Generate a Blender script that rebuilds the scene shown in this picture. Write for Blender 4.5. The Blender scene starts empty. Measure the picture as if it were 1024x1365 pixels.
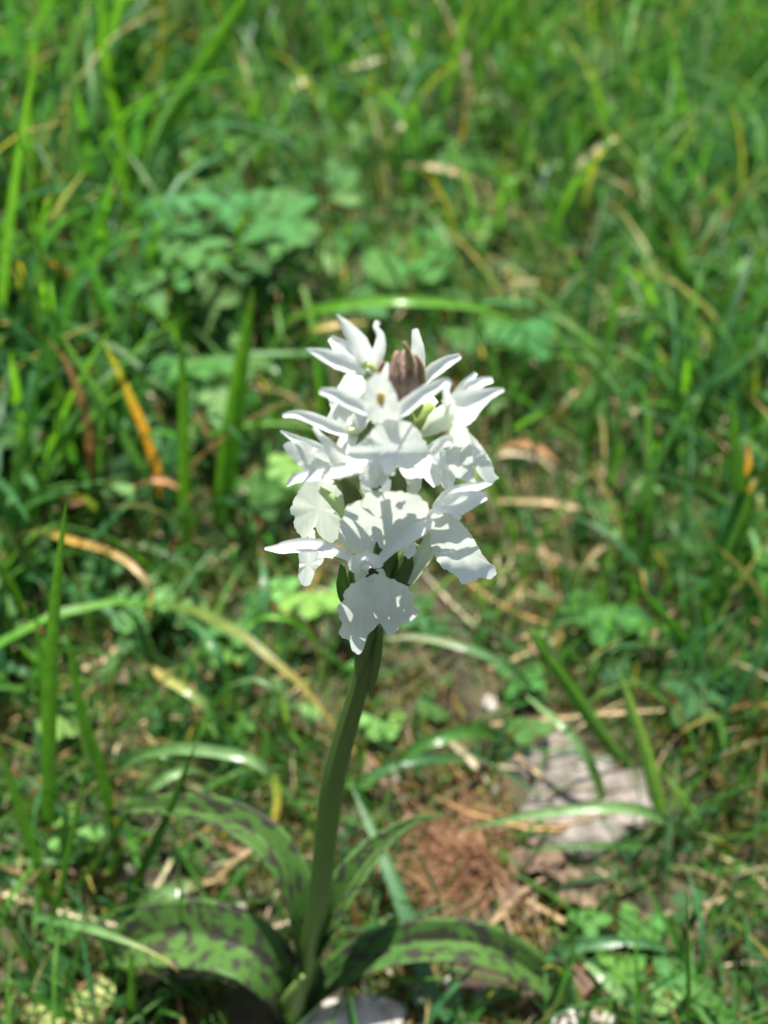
import bpy, math, random
import numpy as np
from mathutils import Vector, Matrix, Euler

rng = np.random.default_rng(11)
random.seed(11)
R = math.radians
S = bpy.context.scene
COL = S.collection

# ------------------------------------------------------------------ camera
CAM_H, PITCH, VFOV = 0.325, R(45), R(50)
PW, PH = 1024.0, 1365.0                      # photograph pixels used for tracing
FPX = PH / 2 / math.tan(VFOV / 2)
cam = bpy.data.cameras.new('camera')
cam.sensor_fit = 'VERTICAL'; cam.sensor_height = 36.0
cam.lens = 18.0 / math.tan(VFOV / 2)
cam.clip_start, cam.clip_end = 0.01, 300
camo = bpy.data.objects.new('camera', cam); COL.objects.link(camo)
camo.location = (0, 0, CAM_H); camo.rotation_euler = (math.pi / 2 - PITCH, 0, 0)
cam.dof.use_dof = True
cam.dof.focus_distance = 0.183
cam.dof.aperture_fstop = 13.0
S.camera = camo

# ------------------------------------------------------------------ sky, sun, exposure
SUN_AZ, SUN_EL = R(-8), R(79)               # azimuth from +Y towards +X
w = bpy.data.worlds.new('World'); S.world = w; w.use_nodes = True
nt = w.node_tree; bg = nt.nodes['Background']
sky = nt.nodes.new('ShaderNodeTexSky'); sky.sky_type = 'NISHITA'; sky.sun_disc = False
sky.sun_elevation = SUN_EL; sky.sun_rotation = SUN_AZ; sky.air_density = .8; sky.dust_density = 2.6; sky.ozone_density = .6
nt.links.new(sky.outputs[0], bg.inputs[0]); bg.inputs[1].default_value = 0.07
sl = bpy.data.lights.new('sun', 'SUN'); sl.energy = 5.0; sl.angle = R(0.5); sl.color = (1, .96, .88)
so = bpy.data.objects.new('sun', sl); COL.objects.link(so)
sd = Vector((math.sin(SUN_AZ) * math.cos(SUN_EL), math.cos(SUN_AZ) * math.cos(SUN_EL), math.sin(SUN_EL)))
so.rotation_euler = sd.to_track_quat('Z', 'Y').to_euler(); so.location = (0, 0, 3)
S.view_settings.view_transform = 'Standard'; S.view_settings.look = 'None'
S.view_settings.gamma = 1; S.view_settings.exposure = 1.58
S.render.engine = 'CYCLES'
S.cycles.use_denoising = True
S.cycles.max_bounces = 8; S.cycles.transmission_bounces = 6; S.cycles.diffuse_bounces = 4
S.cycles.caustics_reflective = False; S.cycles.caustics_refractive = False
S.cycles.sample_clamp_indirect = 6

# ------------------------------------------------------------------ pixel -> place
C0 = np.array([0, 0, CAM_H]); cp, sp_ = math.cos(PITCH), math.sin(PITCH)
FW = np.array([0, cp, -sp_]); UP = np.array([0, sp_, cp]); RT = np.array([1., 0, 0])
def ray(px, py): return FW + RT * ((px - PW / 2) / FPX) + UP * ((PH / 2 - py) / FPX)
def gz(x, y):
    x = np.asarray(x, float); y = np.asarray(y, float)
    far = np.clip((np.hypot(x, y - .14) - .06) / .25, 0, 1)
    s = -0.10 * np.clip(x, -1.2, 1.2) * far
    b = .006 * np.sin(17 * x + 3) * np.sin(14 * y + 1) + .004 * np.sin(31 * x - 9 * y) + .003 * np.sin(43 * y + 21 * x + 2)
    return s + b * (.25 + .75 * far)
def at_h(px, py, h=0.):
    d = ray(px, py); t = CAM_H / -d[2]
    for _ in range(25):
        p = C0 + d * t; t += (p[2] - (float(gz(p[0], p[1])) + h)) / -d[2] * .8
    return C0 + d * t
def at_y(px, py, Y): d = ray(px, py); return C0 + d * (Y / d[1])
def at_d(px, py, dep): return C0 + ray(px, py) * dep
def proj(P):
    P = np.asarray(P, float) - C0; z = P @ FW
    return PW / 2 + FPX * (P @ RT) / z, PH / 2 - FPX * (P @ UP) / z, z

# ------------------------------------------------------------------ materials
def newmat(name):
    m = bpy.data.materials.new(name); m.use_nodes = True
    m.node_tree.nodes.clear(); return m, m.node_tree
def N(t, k, **kw):
    n = t.nodes.new(k)
    for a, v in kw.items():
        if a.startswith('i_'): n.inputs[a[2:].replace('_', ' ')].default_value = v
        else: setattr(n, a, v)
    return n
def ramp(t, stops, interp='LINEAR'):
    n = t.nodes.new('ShaderNodeValToRGB'); cr = n.color_ramp; cr.interpolation = interp
    while len(cr.elements) < len(stops): cr.elements.new(.5)
    for e, (p, c) in zip(cr.elements, stops): e.position = p; e.color = (*c, 1) if len(c) == 3 else c
    return n
def mixc(t, fac, a, b, mode='MIX'):
    n = t.nodes.new('ShaderNodeMix'); n.data_type = 'RGBA'; n.blend_type = mode
    for sock, v in ((n.inputs[0], fac), (n.inputs[6], a), (n.inputs[7], b)):
        if hasattr(v, 'is_output'): t.links.new(v, sock)
        elif isinstance(v, (int, float)): sock.default_value = v
        else: sock.default_value = (*v, 1)
    return n.outputs[2]
def leafshader(t, col, transl, tcol, rough=.45, spec=.4, bump=None):
    """thin leaf: glossy-diffuse face plus light coming through"""
    p = N(t, 'ShaderNodeBsdfPrincipled', i_Roughness=rough)
    p.inputs['Specular IOR Level'].default_value = spec
    tr = N(t, 'ShaderNodeBsdfTranslucent'); mx = N(t, 'ShaderNodeMixShader')
    mx.inputs[0].default_value = transl
    t.links.new(col, p.inputs['Base Color']); t.links.new(tcol, tr.inputs[0])
    if bump: t.links.new(bump, p.inputs['Normal']); t.links.new(bump, tr.inputs['Normal'])
    t.links.new(p.outputs[0], mx.inputs[1]); t.links.new(tr.outputs[0], mx.inputs[2])
    o = N(t, 'ShaderNodeOutputMaterial'); t.links.new(mx.outputs[0], o.inputs[0])
def attr_leaf(name, transl=.42, tint=(1.25, 1.25, .55), rough=.42, spec=.45, uvstripe=True):
    m, t = newmat(name)
    a = N(t, 'ShaderNodeAttribute', attribute_name='col')
    tc = N(t, 'ShaderNodeTexCoord')
    no = N(t, 'ShaderNodeTexNoise', i_Scale=260., i_Detail=3.); t.links.new(tc.outputs['Object'], no.inputs['Vector'])
    rp = ramp(t, [(.3, (.62, .64, .60)), (.7, (1.0, .98, .95))]); t.links.new(no.outputs[0], rp.inputs[0])
    col = mixc(t, 1., a.outputs['Color'], rp.outputs[0], 'MULTIPLY')
    tcol = mixc(t, 1., col, tint, 'MULTIPLY')
    bump = None
    if uvstripe:
        uv = N(t, 'ShaderNodeUVMap'); mp = N(t, 'ShaderNodeMapping'); mp.inputs['Scale'].default_value = (1.2, 13, 1)
        t.links.new(uv.outputs[0], mp.inputs[0])
        n2 = N(t, 'ShaderNodeTexNoise', i_Scale=1., i_Detail=1.); t.links.new(mp.outputs[0], n2.inputs['Vector'])
        b = N(t, 'ShaderNodeBump', i_Strength=.35, i_Distance=.0006); t.links.new(n2.outputs[0], b.inputs['Height'])
        bump = b.outputs[0]
    leafshader(t, col, transl, tcol, rough, spec, bump)
    return m
M_grass = attr_leaf('grass_leaf', .50, (1.55, 1.6, .45), rough=.38, spec=.4)
M_blade = attr_leaf('grass_blade_leaf', .45, (1.5, 1.5, .45), rough=.27, spec=.7)
M_dry = attr_leaf('dry_straw', .2, (1.1, .95, .7), rough=.6, spec=.3)
M_broad = attr_leaf('broad_leaf', .32, (1.3, 1.35, .6), rough=.65, spec=.15, uvstripe=False)
M_moss = attr_leaf('moss_leaf', .3, (1.2, 1.1, .5), rough=.7, spec=.15, uvstripe=False)

def petal_mat():
    m, t = newmat('white_petal')
    tc = N(t, 'ShaderNodeTexCoord'); uv = N(t, 'ShaderNodeUVMap')
    mp = N(t, 'ShaderNodeMapping'); mp.inputs['Scale'].default_value = (1.2, 13, 1); t.links.new(uv.outputs[0], mp.inputs[0])
    n1 = N(t, 'ShaderNodeTexNoise', i_Scale=1., i_Detail=2.); t.links.new(mp.outputs[0], n1.inputs['Vector'])
    n2 = N(t, 'ShaderNodeTexNoise', i_Scale=900., i_Detail=3.); t.links.new(tc.outputs['Object'], n2.inputs['Vector'])
    ad = N(t, 'ShaderNodeMath', operation='MULTIPLY_ADD'); ad.inputs[1].default_value = .35
    t.links.new(n2.outputs[0], ad.inputs[0]); t.links.new(n1.outputs[0], ad.inputs[2])
    b = N(t, 'ShaderNodeBump', i_Strength=.22, i_Distance=.0003); t.links.new(ad.outputs[0], b.inputs['Height'])
    a = N(t, 'ShaderNodeAttribute', attribute_name='col')
    r = ramp(t, [(.32, (.90, .93, .89)), (.58, (1, 1, 1))]); t.links.new(n1.outputs[0], r.inputs[0])
    col = mixc(t, 1., a.outputs['Color'], r.outputs[0], 'MULTIPLY')
    tcol = mixc(t, 1., col, (.95, .98, .90), 'MULTIPLY')
    leafshader(t, col, .42, tcol, .45, .35, b.outputs[0])
    return m
M_petal = petal_mat()

def stem_mat():
    m, t = newmat('orchid_stem'); uv = N(t, 'ShaderNodeUVMap')
    mp = N(t, 'ShaderNodeMapping'); mp.inputs['Scale'].default_value = (2, 30, 1); t.links.new(uv.outputs[0], mp.inputs[0])
    n1 = N(t, 'ShaderNodeTexNoise', i_Scale=1., i_Detail=3.); t.links.new(mp.outputs[0], n1.inputs['Vector'])
    a = N(t, 'ShaderNodeAttribute', attribute_name='col')
    r = ramp(t, [(.3, (.85, .88, .80)), (.7, (1.25, 1.2, 1.15))]); t.links.new(n1.outputs[0], r.inputs[0])
    col = mixc(t, 1., a.outputs['Color'], r.outputs[0], 'MULTIPLY')
    b = N(t, 'ShaderNodeBump', i_Strength=.5, i_Distance=.0006); t.links.new(n1.outputs[0], b.inputs['Height'])
    p = N(t, 'ShaderNodeBsdfPrincipled', i_Roughness=.42); t.links.new(col, p.inputs['Base Color']); t.links.new(b.outputs[0], p.inputs['Normal'])
    p.inputs['Subsurface Weight'].default_value = .25; p.inputs['Subsurface Radius'].default_value = (.002, .003, .001)
    p.inputs['Subsurface Scale'].default_value = 1.
    o = N(t, 'ShaderNodeOutputMaterial'); t.links.new(p.outputs[0], o.inputs[0]); return m
M_stem = stem_mat()

def spotted_mat():
    m, t = newmat('spotted_orchid_leaf'); uv = N(t, 'ShaderNodeUVMap')
    def mapped(sx, sy, oz=0):
        mp = N(t, 'ShaderNodeMapping'); mp.inputs['Scale'].default_value = (sx, sy, 1); mp.inputs['Location'].default_value = (0, 0, oz)
        t.links.new(uv.outputs[0], mp.inputs[0]); return mp.outputs[0]
    oi = N(t, 'ShaderNodeObjectInfo')
    va = N(t, 'ShaderNodeVectorMath', operation='MULTIPLY_ADD'); va.inputs[1].default_value = (1, 1, 1)
    t.links.new(mapped(21, 4.4), va.inputs[0])
    mu = N(t, 'ShaderNodeMath', operation='MULTIPLY'); mu.inputs[1].default_value = 37.; t.links.new(oi.outputs['Random'], mu.inputs[0])
    t.links.new(mu.outputs[0], va.inputs[2])
    n1 = N(t, 'ShaderNodeTexNoise', i_Scale=1., i_Detail=3., i_Roughness=.55); t.links.new(va.outputs[0], n1.inputs['Vector'])
    r1 = ramp(t, [(.508, (0, 0, 0)), (.55, (1, 1, 1))]); t.links.new(n1.outputs[0], r1.inputs[0])
    n2 = N(t, 'ShaderNodeTexNoise', i_Scale=3., i_Detail=4.); t.links.new(va.outputs[0], n2.inputs['Vector'])
    r2 = ramp(t, [(.60, (0, 0, 0)), (.68, (.8, .8, .8))]); t.links.new(n2.outputs[0], r2.inputs[0])
    f = N(t, 'ShaderNodeMath', operation='MAXIMUM'); t.links.new(r1.outputs[0], f.inputs[0]); t.links.new(r2.outputs[0], f.inputs[1])
    n3 = N(t, 'ShaderNodeTexNoise', i_Scale=1., i_Detail=2.); t.links.new(mapped(2, 34), n3.inputs['Vector'])
    a = N(t, 'ShaderNodeAttribute', attribute_name='col')
    r3 = ramp(t, [(.3, (.46, .50, .45)), (.7, (.78, .78, .78))]); t.links.new(n3.outputs[0], r3.inputs[0])
    g = mixc(t, 1., a.outputs['Color'], r3.outputs[0], 'MULTIPLY')
    fm = N(t, 'ShaderNodeMath', operation='MULTIPLY'); fm.inputs[1].default_value = .92; t.links.new(f.outputs[0], fm.inputs[0])
    col = mixc(t, fm.outputs[0], g, (.030, .026, .022))
    tcol = mixc(t, 1., col, (1.25, 1.3, .5), 'MULTIPLY')
    b = N(t, 'ShaderNodeBump', i_Strength=.5, i_Distance=.0006); t.links.new(n3.outputs[0], b.inputs['Height'])
    leafshader(t, col, .25, tcol, .55, .22, b.outputs[0])
    return m
M_spot = spotted_mat()

def rough_mat(name, stops, scale, rough=.85, bump=.6, bd=.002, detail=8):
    stops = [(p, tuple(.7 * v for v in c)) for p, c in stops]
    m, t = newmat(name); tc = N(t, 'ShaderNodeTexCoord')
    n = N(t, 'ShaderNodeTexNoise', i_Scale=scale, i_Detail=float(detail), i_Roughness=.65); t.links.new(tc.outputs['Object'], n.inputs['Vector'])
    r = ramp(t, stops); t.links.new(n.outputs[0], r.inputs[0])
    n2 = N(t, 'ShaderNodeTexNoise', i_Scale=scale * 4, i_Detail=6.); t.links.new(tc.outputs['Object'], n2.inputs['Vector'])
    b = N(t, 'ShaderNodeBump', i_Strength=bump, i_Distance=bd); t.links.new(n2.outputs[0], b.inputs['Height'])
    p = N(t, 'ShaderNodeBsdfPrincipled', i_Roughness=rough); t.links.new(r.outputs[0], p.inputs['Base Color']); t.links.new(b.outputs[0], p.inputs['Normal'])
    o = N(t, 'ShaderNodeOutputMaterial'); t.links.new(p.outputs[0], o.inputs[0]); return m
M_ground = rough_mat('mossy_soil', [(.30, (.016, .012, .008)), (.42, (.045, .032, .018)), (.52, (.055, .055, .018)), (.62, (.10, .072, .036)), (.75, (.20, .15, .09))], 60., .95, 1., .004)  # soil tones darkened to hold the shadow in gaps between plants
M_stone = rough_mat('limestone', [(.32, (.05, .045, .03)), (.43, (.12, .105, .085)), (.55, (.22, .195, .175)), (.7, (.36, .32, .30))], 95., .85, .8, .002)
M_white_stone = rough_mat('white_limestone', [(.3, (.22, .19, .15)), (.45, (.46, .42, .38)), (.7, (.66, .62, .57))], 160., .8, .7, .0015)
M_bud = rough_mat('purple_brown_bud', [(.3, (.13, .08, .065)), (.5, (.30, .19, .155)), (.7, (.44, .31, .26))], 300., .55, .4, .0004)
M_needle = rough_mat('rusty_needles', [(.3, (.08, .035, .015)), (.5, (.24, .105, .045)), (.7, (.46, .27, .14))], 160., .7, .3, .0004)
M_deadleaf = rough_mat('dead_leaf', [(.3, (.045, .028, .018)), (.5, (.14, .085, .05)), (.7, (.32, .235, .15))], 120., .7, .5, .001)
def plain(name, c, rough=.5):
    m, t = newmat(name); tc = N(t, 'ShaderNodeTexCoord')
    n = N(t, 'ShaderNodeTexNoise', i_Scale=800., i_Detail=2.); t.links.new(tc.outputs['Object'], n.inputs['Vector'])
    r = ramp(t, [(.3, tuple(v * .8 for v in c)), (.7, tuple(min(1, v * 1.15) for v in c))]); t.links.new(n.outputs[0], r.inputs[0])
    p = N(t, 'ShaderNodeBsdfPrincipled', i_Roughness=rough); t.links.new(r.outputs[0], p.inputs['Base Color'])
    o = N(t, 'ShaderNodeOutputMaterial'); t.links.new(p.outputs[0], o.inputs[0]); return m
M_yellow = plain('yellow_pollen', (.72, .50, .08)); M_cavity = plain('throat_shade_paint', (.022, .018, .016), .7)  # near-black colour paints the shade of the flower hollow onto solid blobs

# ------------------------------------------------------------------ mesh helpers
def link(name, me, parent=None, origin=None):
    o = bpy.data.objects.new(name, me); COL.objects.link(o)
    if parent is not None: o.parent = parent
    if origin is not None: o.location = origin
    return o
def wloc(p):
    v = np.zeros(3)
    while p is not None: v += np.array(p.location); p = p.parent
    return v
def mk(name, V, F, mat, parent=None, origin=None, uv=None, col=None, smooth=True, solid=0.):
    V = np.asarray(V, float)
    if parent is not None: V = V - wloc(parent); loc = None
    elif origin is not None: V = V - np.asarray(origin); loc = origin
    else: loc = None
    me = bpy.data.meshes.new(name); me.from_pydata(V.tolist(), [], [tuple(int(i) for i in f) for f in F])
    li = np.empty(len(me.loops), int); me.loops.foreach_get('vertex_index', li)
    if uv is not None:
        l = me.uv_layers.new(name='UVMap'); l.data.foreach_set('uv', np.asarray(uv, np.float32)[li].ravel())
    if col is not None:
        c = np.asarray(col, np.float32)
        if c.ndim == 1: c = np.tile(c, (len(V), 1))
        if c.shape[1] == 3: c = np.hstack([c, np.ones((len(c), 1), np.float32)])
        a = me.color_attributes.new('col', 'FLOAT_COLOR', 'POINT'); a.data.foreach_set('color', c.astype(np.float32).ravel())
    if smooth: me.polygons.foreach_set('use_smooth', [True] * len(me.polygons))
    me.materials.append(mat); me.update()
    o = link(name, me, parent, loc)
    if solid:
        s = o.modifiers.new('thickness', 'SOLIDIFY'); s.thickness = solid; s.offset = 0
    return o
def tag(o, label=None, cat=None, group=None, kind=None):
    for k, v in (('label', label), ('category', cat), ('group', group), ('kind', kind)):
        if v: o[k] = v
    return o
def empty(name, loc):
    o = bpy.data.objects.new(name, None); COL.objects.link(o); o.location = loc; o.empty_display_size = .01
    bpy.context.view_layer.update(); return o
def cat(P, n):
    """Catmull-Rom through the rows of P, n+1 samples, about even by point"""
    P = np.asarray(P, float)
    if len(P) == 2: t = np.linspace(0, 1, n + 1)[:, None]; return P[0] * (1 - t) + P[1] * t
    Q = np.vstack([2 * P[0] - P[1], P, 2 * P[-1] - P[-2]])
    seg = np.linalg.norm(np.diff(P[:, :3], axis=0), axis=1); cum = np.r_[0, np.cumsum(seg)]; cum /= cum[-1]
    out = []
    for s in np.linspace(0, 1, n + 1):
        k = min(np.searchsorted(cum, s, 'right') - 1, len(P) - 2); u = (s - cum[k]) / max(cum[k + 1] - cum[k], 1e-9)
        a, b, c, d = Q[k:k + 4]
        out.append(.5 * (2 * b + (c - a) * u + (2 * a - 5 * b + 4 * c - d) * u * u + (3 * b - a - 3 * c + d) * u ** 3))
    return np.array(out)
def nrm(a): return a / np.maximum(np.linalg.norm(a, axis=-1, keepdims=True), 1e-12)
def interp(vals, n):
    vals = np.asarray(vals, float); x = np.linspace(0, 1, len(vals)); xs = np.linspace(0, 1, n + 1)
    if vals.ndim == 1: return np.interp(xs, x, vals)
    return np.stack([np.interp(xs, x, vals[:, i]) for i in range(vals.shape[1])], 1)
def ribbon(P, W, hint, cup=.15, power=2., roll=0., ns=18, na=6, wave=0., phase=0., crinkle=0.):
    """strip along P, widths W (m); hint = direction its face looks; edges lifted by cup*width towards the hint"""
    c = cat(P, ns); wd = interp(W, ns)
    t = nrm(np.gradient(c, axis=0)); h = np.broadcast_to(np.asarray(hint, float), c.shape)
    ac = nrm(np.cross(t, h)); no = nrm(np.cross(ac, t))
    rl = interp(roll, ns) if np.ndim(roll) else np.full(ns + 1, roll)
    ac2 = ac * np.cos(rl)[:, None] + no * np.sin(rl)[:, None]; no2 = nrm(np.cross(ac2, t))
    V, U = [], []
    for i in range(ns + 1):
        for j in range(na + 1):
            s = 2 * j / na - 1
            lift = cup * wd[i] * abs(s) ** power + wave * wd[i] * abs(s) * math.sin(phase + i * 1.1 + 2 * s)
            e = 1 + crinkle * abs(s) ** 3 * math.sin(phase * 3 + i * 2.3 + s)
            V.append(c[i] + ac2[i] * wd[i] / 2 * s * e + no2[i] * lift); U.append((i / ns, j / na))
    F = [(i * (na + 1) + j, i * (na + 1) + j + 1, (i + 1) * (na + 1) + j + 1, (i + 1) * (na + 1) + j) for i in range(ns) for j in range(na)]
    return np.array(V), F, np.array(U)
def tube(P, D, ns=16, na=10, ribs=0., nr=5, hint=(0, -1, .01)):
    c = cat(P, ns); d = interp(D, ns); t = nrm(np.gradient(c, axis=0))
    a = nrm(np.cross(t, np.broadcast_to(np.asarray(hint, float), c.shape))); b = np.cross(t, a)
    V, U, F = [], [], []
    for i in range(ns + 1):
        for j in range(na):
            th = 2 * math.pi * j / na; r = d[i] / 2 * (1 + ribs * math.cos(nr * th + i * .12))
            V.append(c[i] + a[i] * r * math.cos(th) + b[i] * r * math.sin(th)); U.append((i / ns, j / na))
    F = [(i * na + j, i * na + (j + 1) % na, (i + 1) * na + (j + 1) % na, (i + 1) * na + j) for i in range(ns) for j in range(na)]
    V += [c[0], c[-1]]; U += [(0, 0), (1, 0)]; k = len(V) - 2
    F += [(k, (j + 1) % na, j) for j in range(na)] + [(k + 1, ns * na + j, ns * na + (j + 1) % na) for j in range(na)]
    return np.array(V), F, np.array(U)
def colgrad(cols, ns, na): return np.repeat(interp(cols, ns), na + 1, axis=0)

# ================================================================== THE SETTING
def ground():
    xs = np.r_[-60, -25, -10, -5, -3, -2, -1.4, np.linspace(-1, 1, 201), 1.4, 2, 3, 5, 10, 25, 60]
    ys = np.r_[-40, -15, -6, -2, -1, -.6, np.linspace(-.3, 1.7, 201), 2.2, 3, 4, 6, 10, 20, 50, 100]
    X, Y = np.meshgrid(xs, ys); Z = gz(X, Y)
    near = np.exp(-((X) ** 2 + (Y - .4) ** 2) / .8)
    Z = Z + near * (rng.normal(0, .0011, X.shape))
    V = np.stack([X, Y, Z], -1).reshape(-1, 3); nx = len(xs)
    F = [(j * nx + i, j * nx + i + 1, (j + 1) * nx + i + 1, (j + 1) * nx + i) for j in range(len(ys) - 1) for i in range(nx - 1)]
    tag(mk('ground', V, F, M_ground), kind='structure')
ground()

# coarse maps over the picture (columns 85..939, rows 85..1280)
GX = np.array([85, 256, 427, 597, 768, 939.]); GY = np.array([85, 256, 427, 597, 768, 939, 1110, 1280.])
DENS = np.array([[.95, .95, .9, .9, 1, 1], [.9, .5, .5, .7, .9, 1], [.95, .42, .42, .55, .8, 1], [1, .6, .5, .5, .75, 1],
                 [.8, .55, .48, .42, .65, 1], [.7, .5, .42, .45, .55, .9], [.85, .6, .42, .3, .45, .75], [.8, .5, .34, .3, .4, .6]])
DRY = np.array([[.04, .05, .06, .08, .08, .05], [.06, .1, .2, .22, .16, .08], [.14, .14, .25, .32, .25, .15], [.2, .22, .3, .4, .36, .25],
                [.25, .3, .4, .5, .32, .18], [.3, .35, .4, .45, .35, .18], [.3, .38, .4, .45, .4, .25], [.38, .4, .45, .45, .4, .3]])
HGT = np.array([[1.1, 1., .9, .85, .9, 1.], [1.05, .65, .6, .7, .85, 1.], [1.1, .6, .5, .55, .7, 1.], [1.1, .65, .5, .48, .65, 1.15],
                [.85, .5, .42, .45, .62, 1.2], [.7, .34, .32, .36, .5, 1.05], [.65, .4, .4, .38, .45, .6], [.6, .4, .36, .36, .4, .5]])
def gmap(G, px, py):
    px = np.clip(px, GX[0], GX[-1]); py = np.clip(py, GY[0], GY[-1])
    i = np.clip(np.searchsorted(GX, px) - 1, 0, 4); j = np.clip(np.searchsorted(GY, py) - 1, 0, 6)
    u = (px - GX[i]) / (GX[i + 1] - GX[i]); v = (py - GY[j]) / (GY[j + 1] - GY[j])
    return (G[j, i] * (1 - u) + G[j, i + 1] * u) * (1 - v) + (G[j + 1, i] * (1 - u) + G[j + 1, i + 1] * u) * v
def ground_spots(n, x0, x1, y0, y1):
    x = rng.uniform(x0, x1, n); y = rng.uniform(y0, y1, n); z = gz(x, y)
    px, py, d = proj(np.stack([x, y, z], 1)); px = np.where(y < .08, 500, px); py = np.where(y < .08, 1400, py)
    return x, y, z, px, py
def blades_mesh(name, x, y, z, L, W, az, lean, bend, col, tip, mat, ns=6, flat=False, wig=0.):
    """vectorised V-folded blades: lean = start angle from vertical, bend = extra angle at the tip"""
    n = len(x); s = np.linspace(0, 1, ns + 1)
    ang = lean[:, None] + bend[:, None] * s ** 1.4
    dl = L[:, None] / ns
    if flat:   # lying straw: in-plane curve
        a2 = az[:, None] + bend[:, None] * s
        dx, dy = np.cos(a2) * dl, np.sin(a2) * dl; dz = np.sin(lean)[:, None] * dl * np.ones_like(s)
        hx, hy = None, None
    else:
        dx = np.sin(ang) * np.cos(az)[:, None] * dl; dy = np.sin(ang) * np.sin(az)[:, None] * dl; dz = np.cos(ang) * dl
    P = np.stack([np.cumsum(dx, 1) - dx, np.cumsum(dy, 1) - dy, np.cumsum(dz, 1) - dz], -1) + np.stack([x, y, z], 1)[:, None, :]
    if wig: P[..., 0] += wig * np.sin(5 * s + az[:, None] * 3) * L[:, None]; P[..., 1] += wig * np.cos(4 * s + az[:, None] * 5) * L[:, None]
    g = gz(P[..., 0], P[..., 1]) + .0012
    P[..., 2] = np.where(s[None, :] > .2, np.maximum(P[..., 2], g), P[..., 2])
    T = nrm(np.gradient(P, axis=1))
    if flat: side = nrm(np.cross(T, np.broadcast_to(np.array([0, 0, 1.]), T.shape)))
    else:
        tw = rng.uniform(-.7, .7, n); q = az + math.pi / 2 + tw
        side = np.broadcast_to(np.stack([np.cos(q), np.sin(q), np.zeros(n)], 1)[:, None, :], P.shape)
    nn = nrm(np.cross(side, T))
    prof = np.interp(s, [0, .12, .5, .8, 1], [.65, .9, 1, .65, .03])
    hw = W[:, None] * prof[None, :] / 2
    A = P - side * hw[..., None]; B = P + nn * (hw * .35)[..., None]; D = P + side * hw[..., None]
    V = np.stack([A, B, D], 2).reshape(-1, 3)
    base = (np.arange(n) * (ns + 1) * 3)[:, None, None] + (np.arange(ns) * 3)[None, :, None]
    q0 = np.stack([base, base + 1, base + 4, base + 3], -1); q1 = np.stack([base + 1, base + 2, base + 5, base + 4], -1)
    F = np.concatenate([q0, q1], 2).reshape(-1, 4)
    cm = col[:, None, :] * (1 - s[None, :, None] ** 2) + tip[:, None, :] * s[None, :, None] ** 2
    cm = np.repeat(cm[:, :, None, :], 3, 2).reshape(-1, 3)
    uv = np.stack(np.broadcast_arrays(s[None, :, None], np.array([0, .5, 1])[None, None, :] + rng.uniform(0, 9, n)[:, None, None]), -1).reshape(-1, 2)
    me = bpy.data.meshes.new(name)
    me.vertices.add(len(V)); me.vertices.foreach_set('co', V.astype(np.float32).ravel())
    me.loops.add(F.size); me.loops.foreach_set('vertex_index', F.astype(np.int32).ravel())
    me.polygons.add(len(F)); me.polygons.foreach_set('loop_start', np.arange(0, F.size, 4, dtype=np.int32))
    me.update(calc_edges=True)
    me.uv_layers.new(name='UVMap').data.foreach_set('uv', uv[F.ravel()].astype(np.float32).ravel())
    a = me.color_attributes.new('col', 'FLOAT_COLOR', 'POINT')
    a.data.foreach_set('color', np.hstack([cm, np.ones((len(cm), 1))]).astype(np.float32).ravel())
    me.polygons.foreach_set('use_smooth', [True] * len(F)); me.materials.append(mat)
    return link(name, me)

GREENS = np.array([[.040, .140, .028], [.055, .180, .030], [.032, .120, .045], [.075, .205, .030], [.042, .145, .060], [.060, .160, .035]]) * 1.1
DRYS = np.array([[.42, .30, .16], [.50, .40, .24], [.34, .19, .09], [.56, .48, .33], [.28, .20, .12], [.46, .27, .10]])
BARE = [(425, 1365, 70), (785, 1070, 62), (625, 1165, 70), (735, 1185, 60)]   # pixels kept clear: stones, needles
def turf():
    x, y, z, px, py = ground_spots(150000, -.7, .7, -.1, 1.1)
    keep = (rng.random(len(x)) < (.45 + .55 * gmap(DENS, px, py))) & (np.hypot(x + .028, y - .123) > .014)
    keep &= (.5 + .5 * np.sin(31 * x + 3 * np.sin(23 * y)) * np.sin(33 * y + 1)) > rng.random(len(x)) * .9
    for a, b, r in BARE: keep &= ~((np.hypot(px - a, py - b) < r) & (rng.random(len(x)) < .72))
    x, y, z = x[keep], y[keep], z[keep]; n = len(x)
    L = rng.gamma(4, .007, n).clip(.008, .055); W = rng.uniform(.0005, .0014, n)
    c = GREENS[rng.integers(0, len(GREENS), n)] * rng.uniform(.6, 1.35, (n, 1))
    d = rng.random(n) < .10; c[d] = DRYS[rng.integers(0, len(DRYS), d.sum())] * rng.uniform(.5, 1, (d.sum(), 1))
    tag(blades_mesh('fine_turf', x, y, z - .002, L, W, rng.uniform(0, 6.28, n), np.abs(rng.normal(.1, .5, n)), np.abs(rng.normal(.7, .6, n)), c, c * np.array([1.3, 1.2, .9]), M_grass, ns=4),
        'fine short turf of thin green blades close to the soil', 'turf', kind='stuff')
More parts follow.
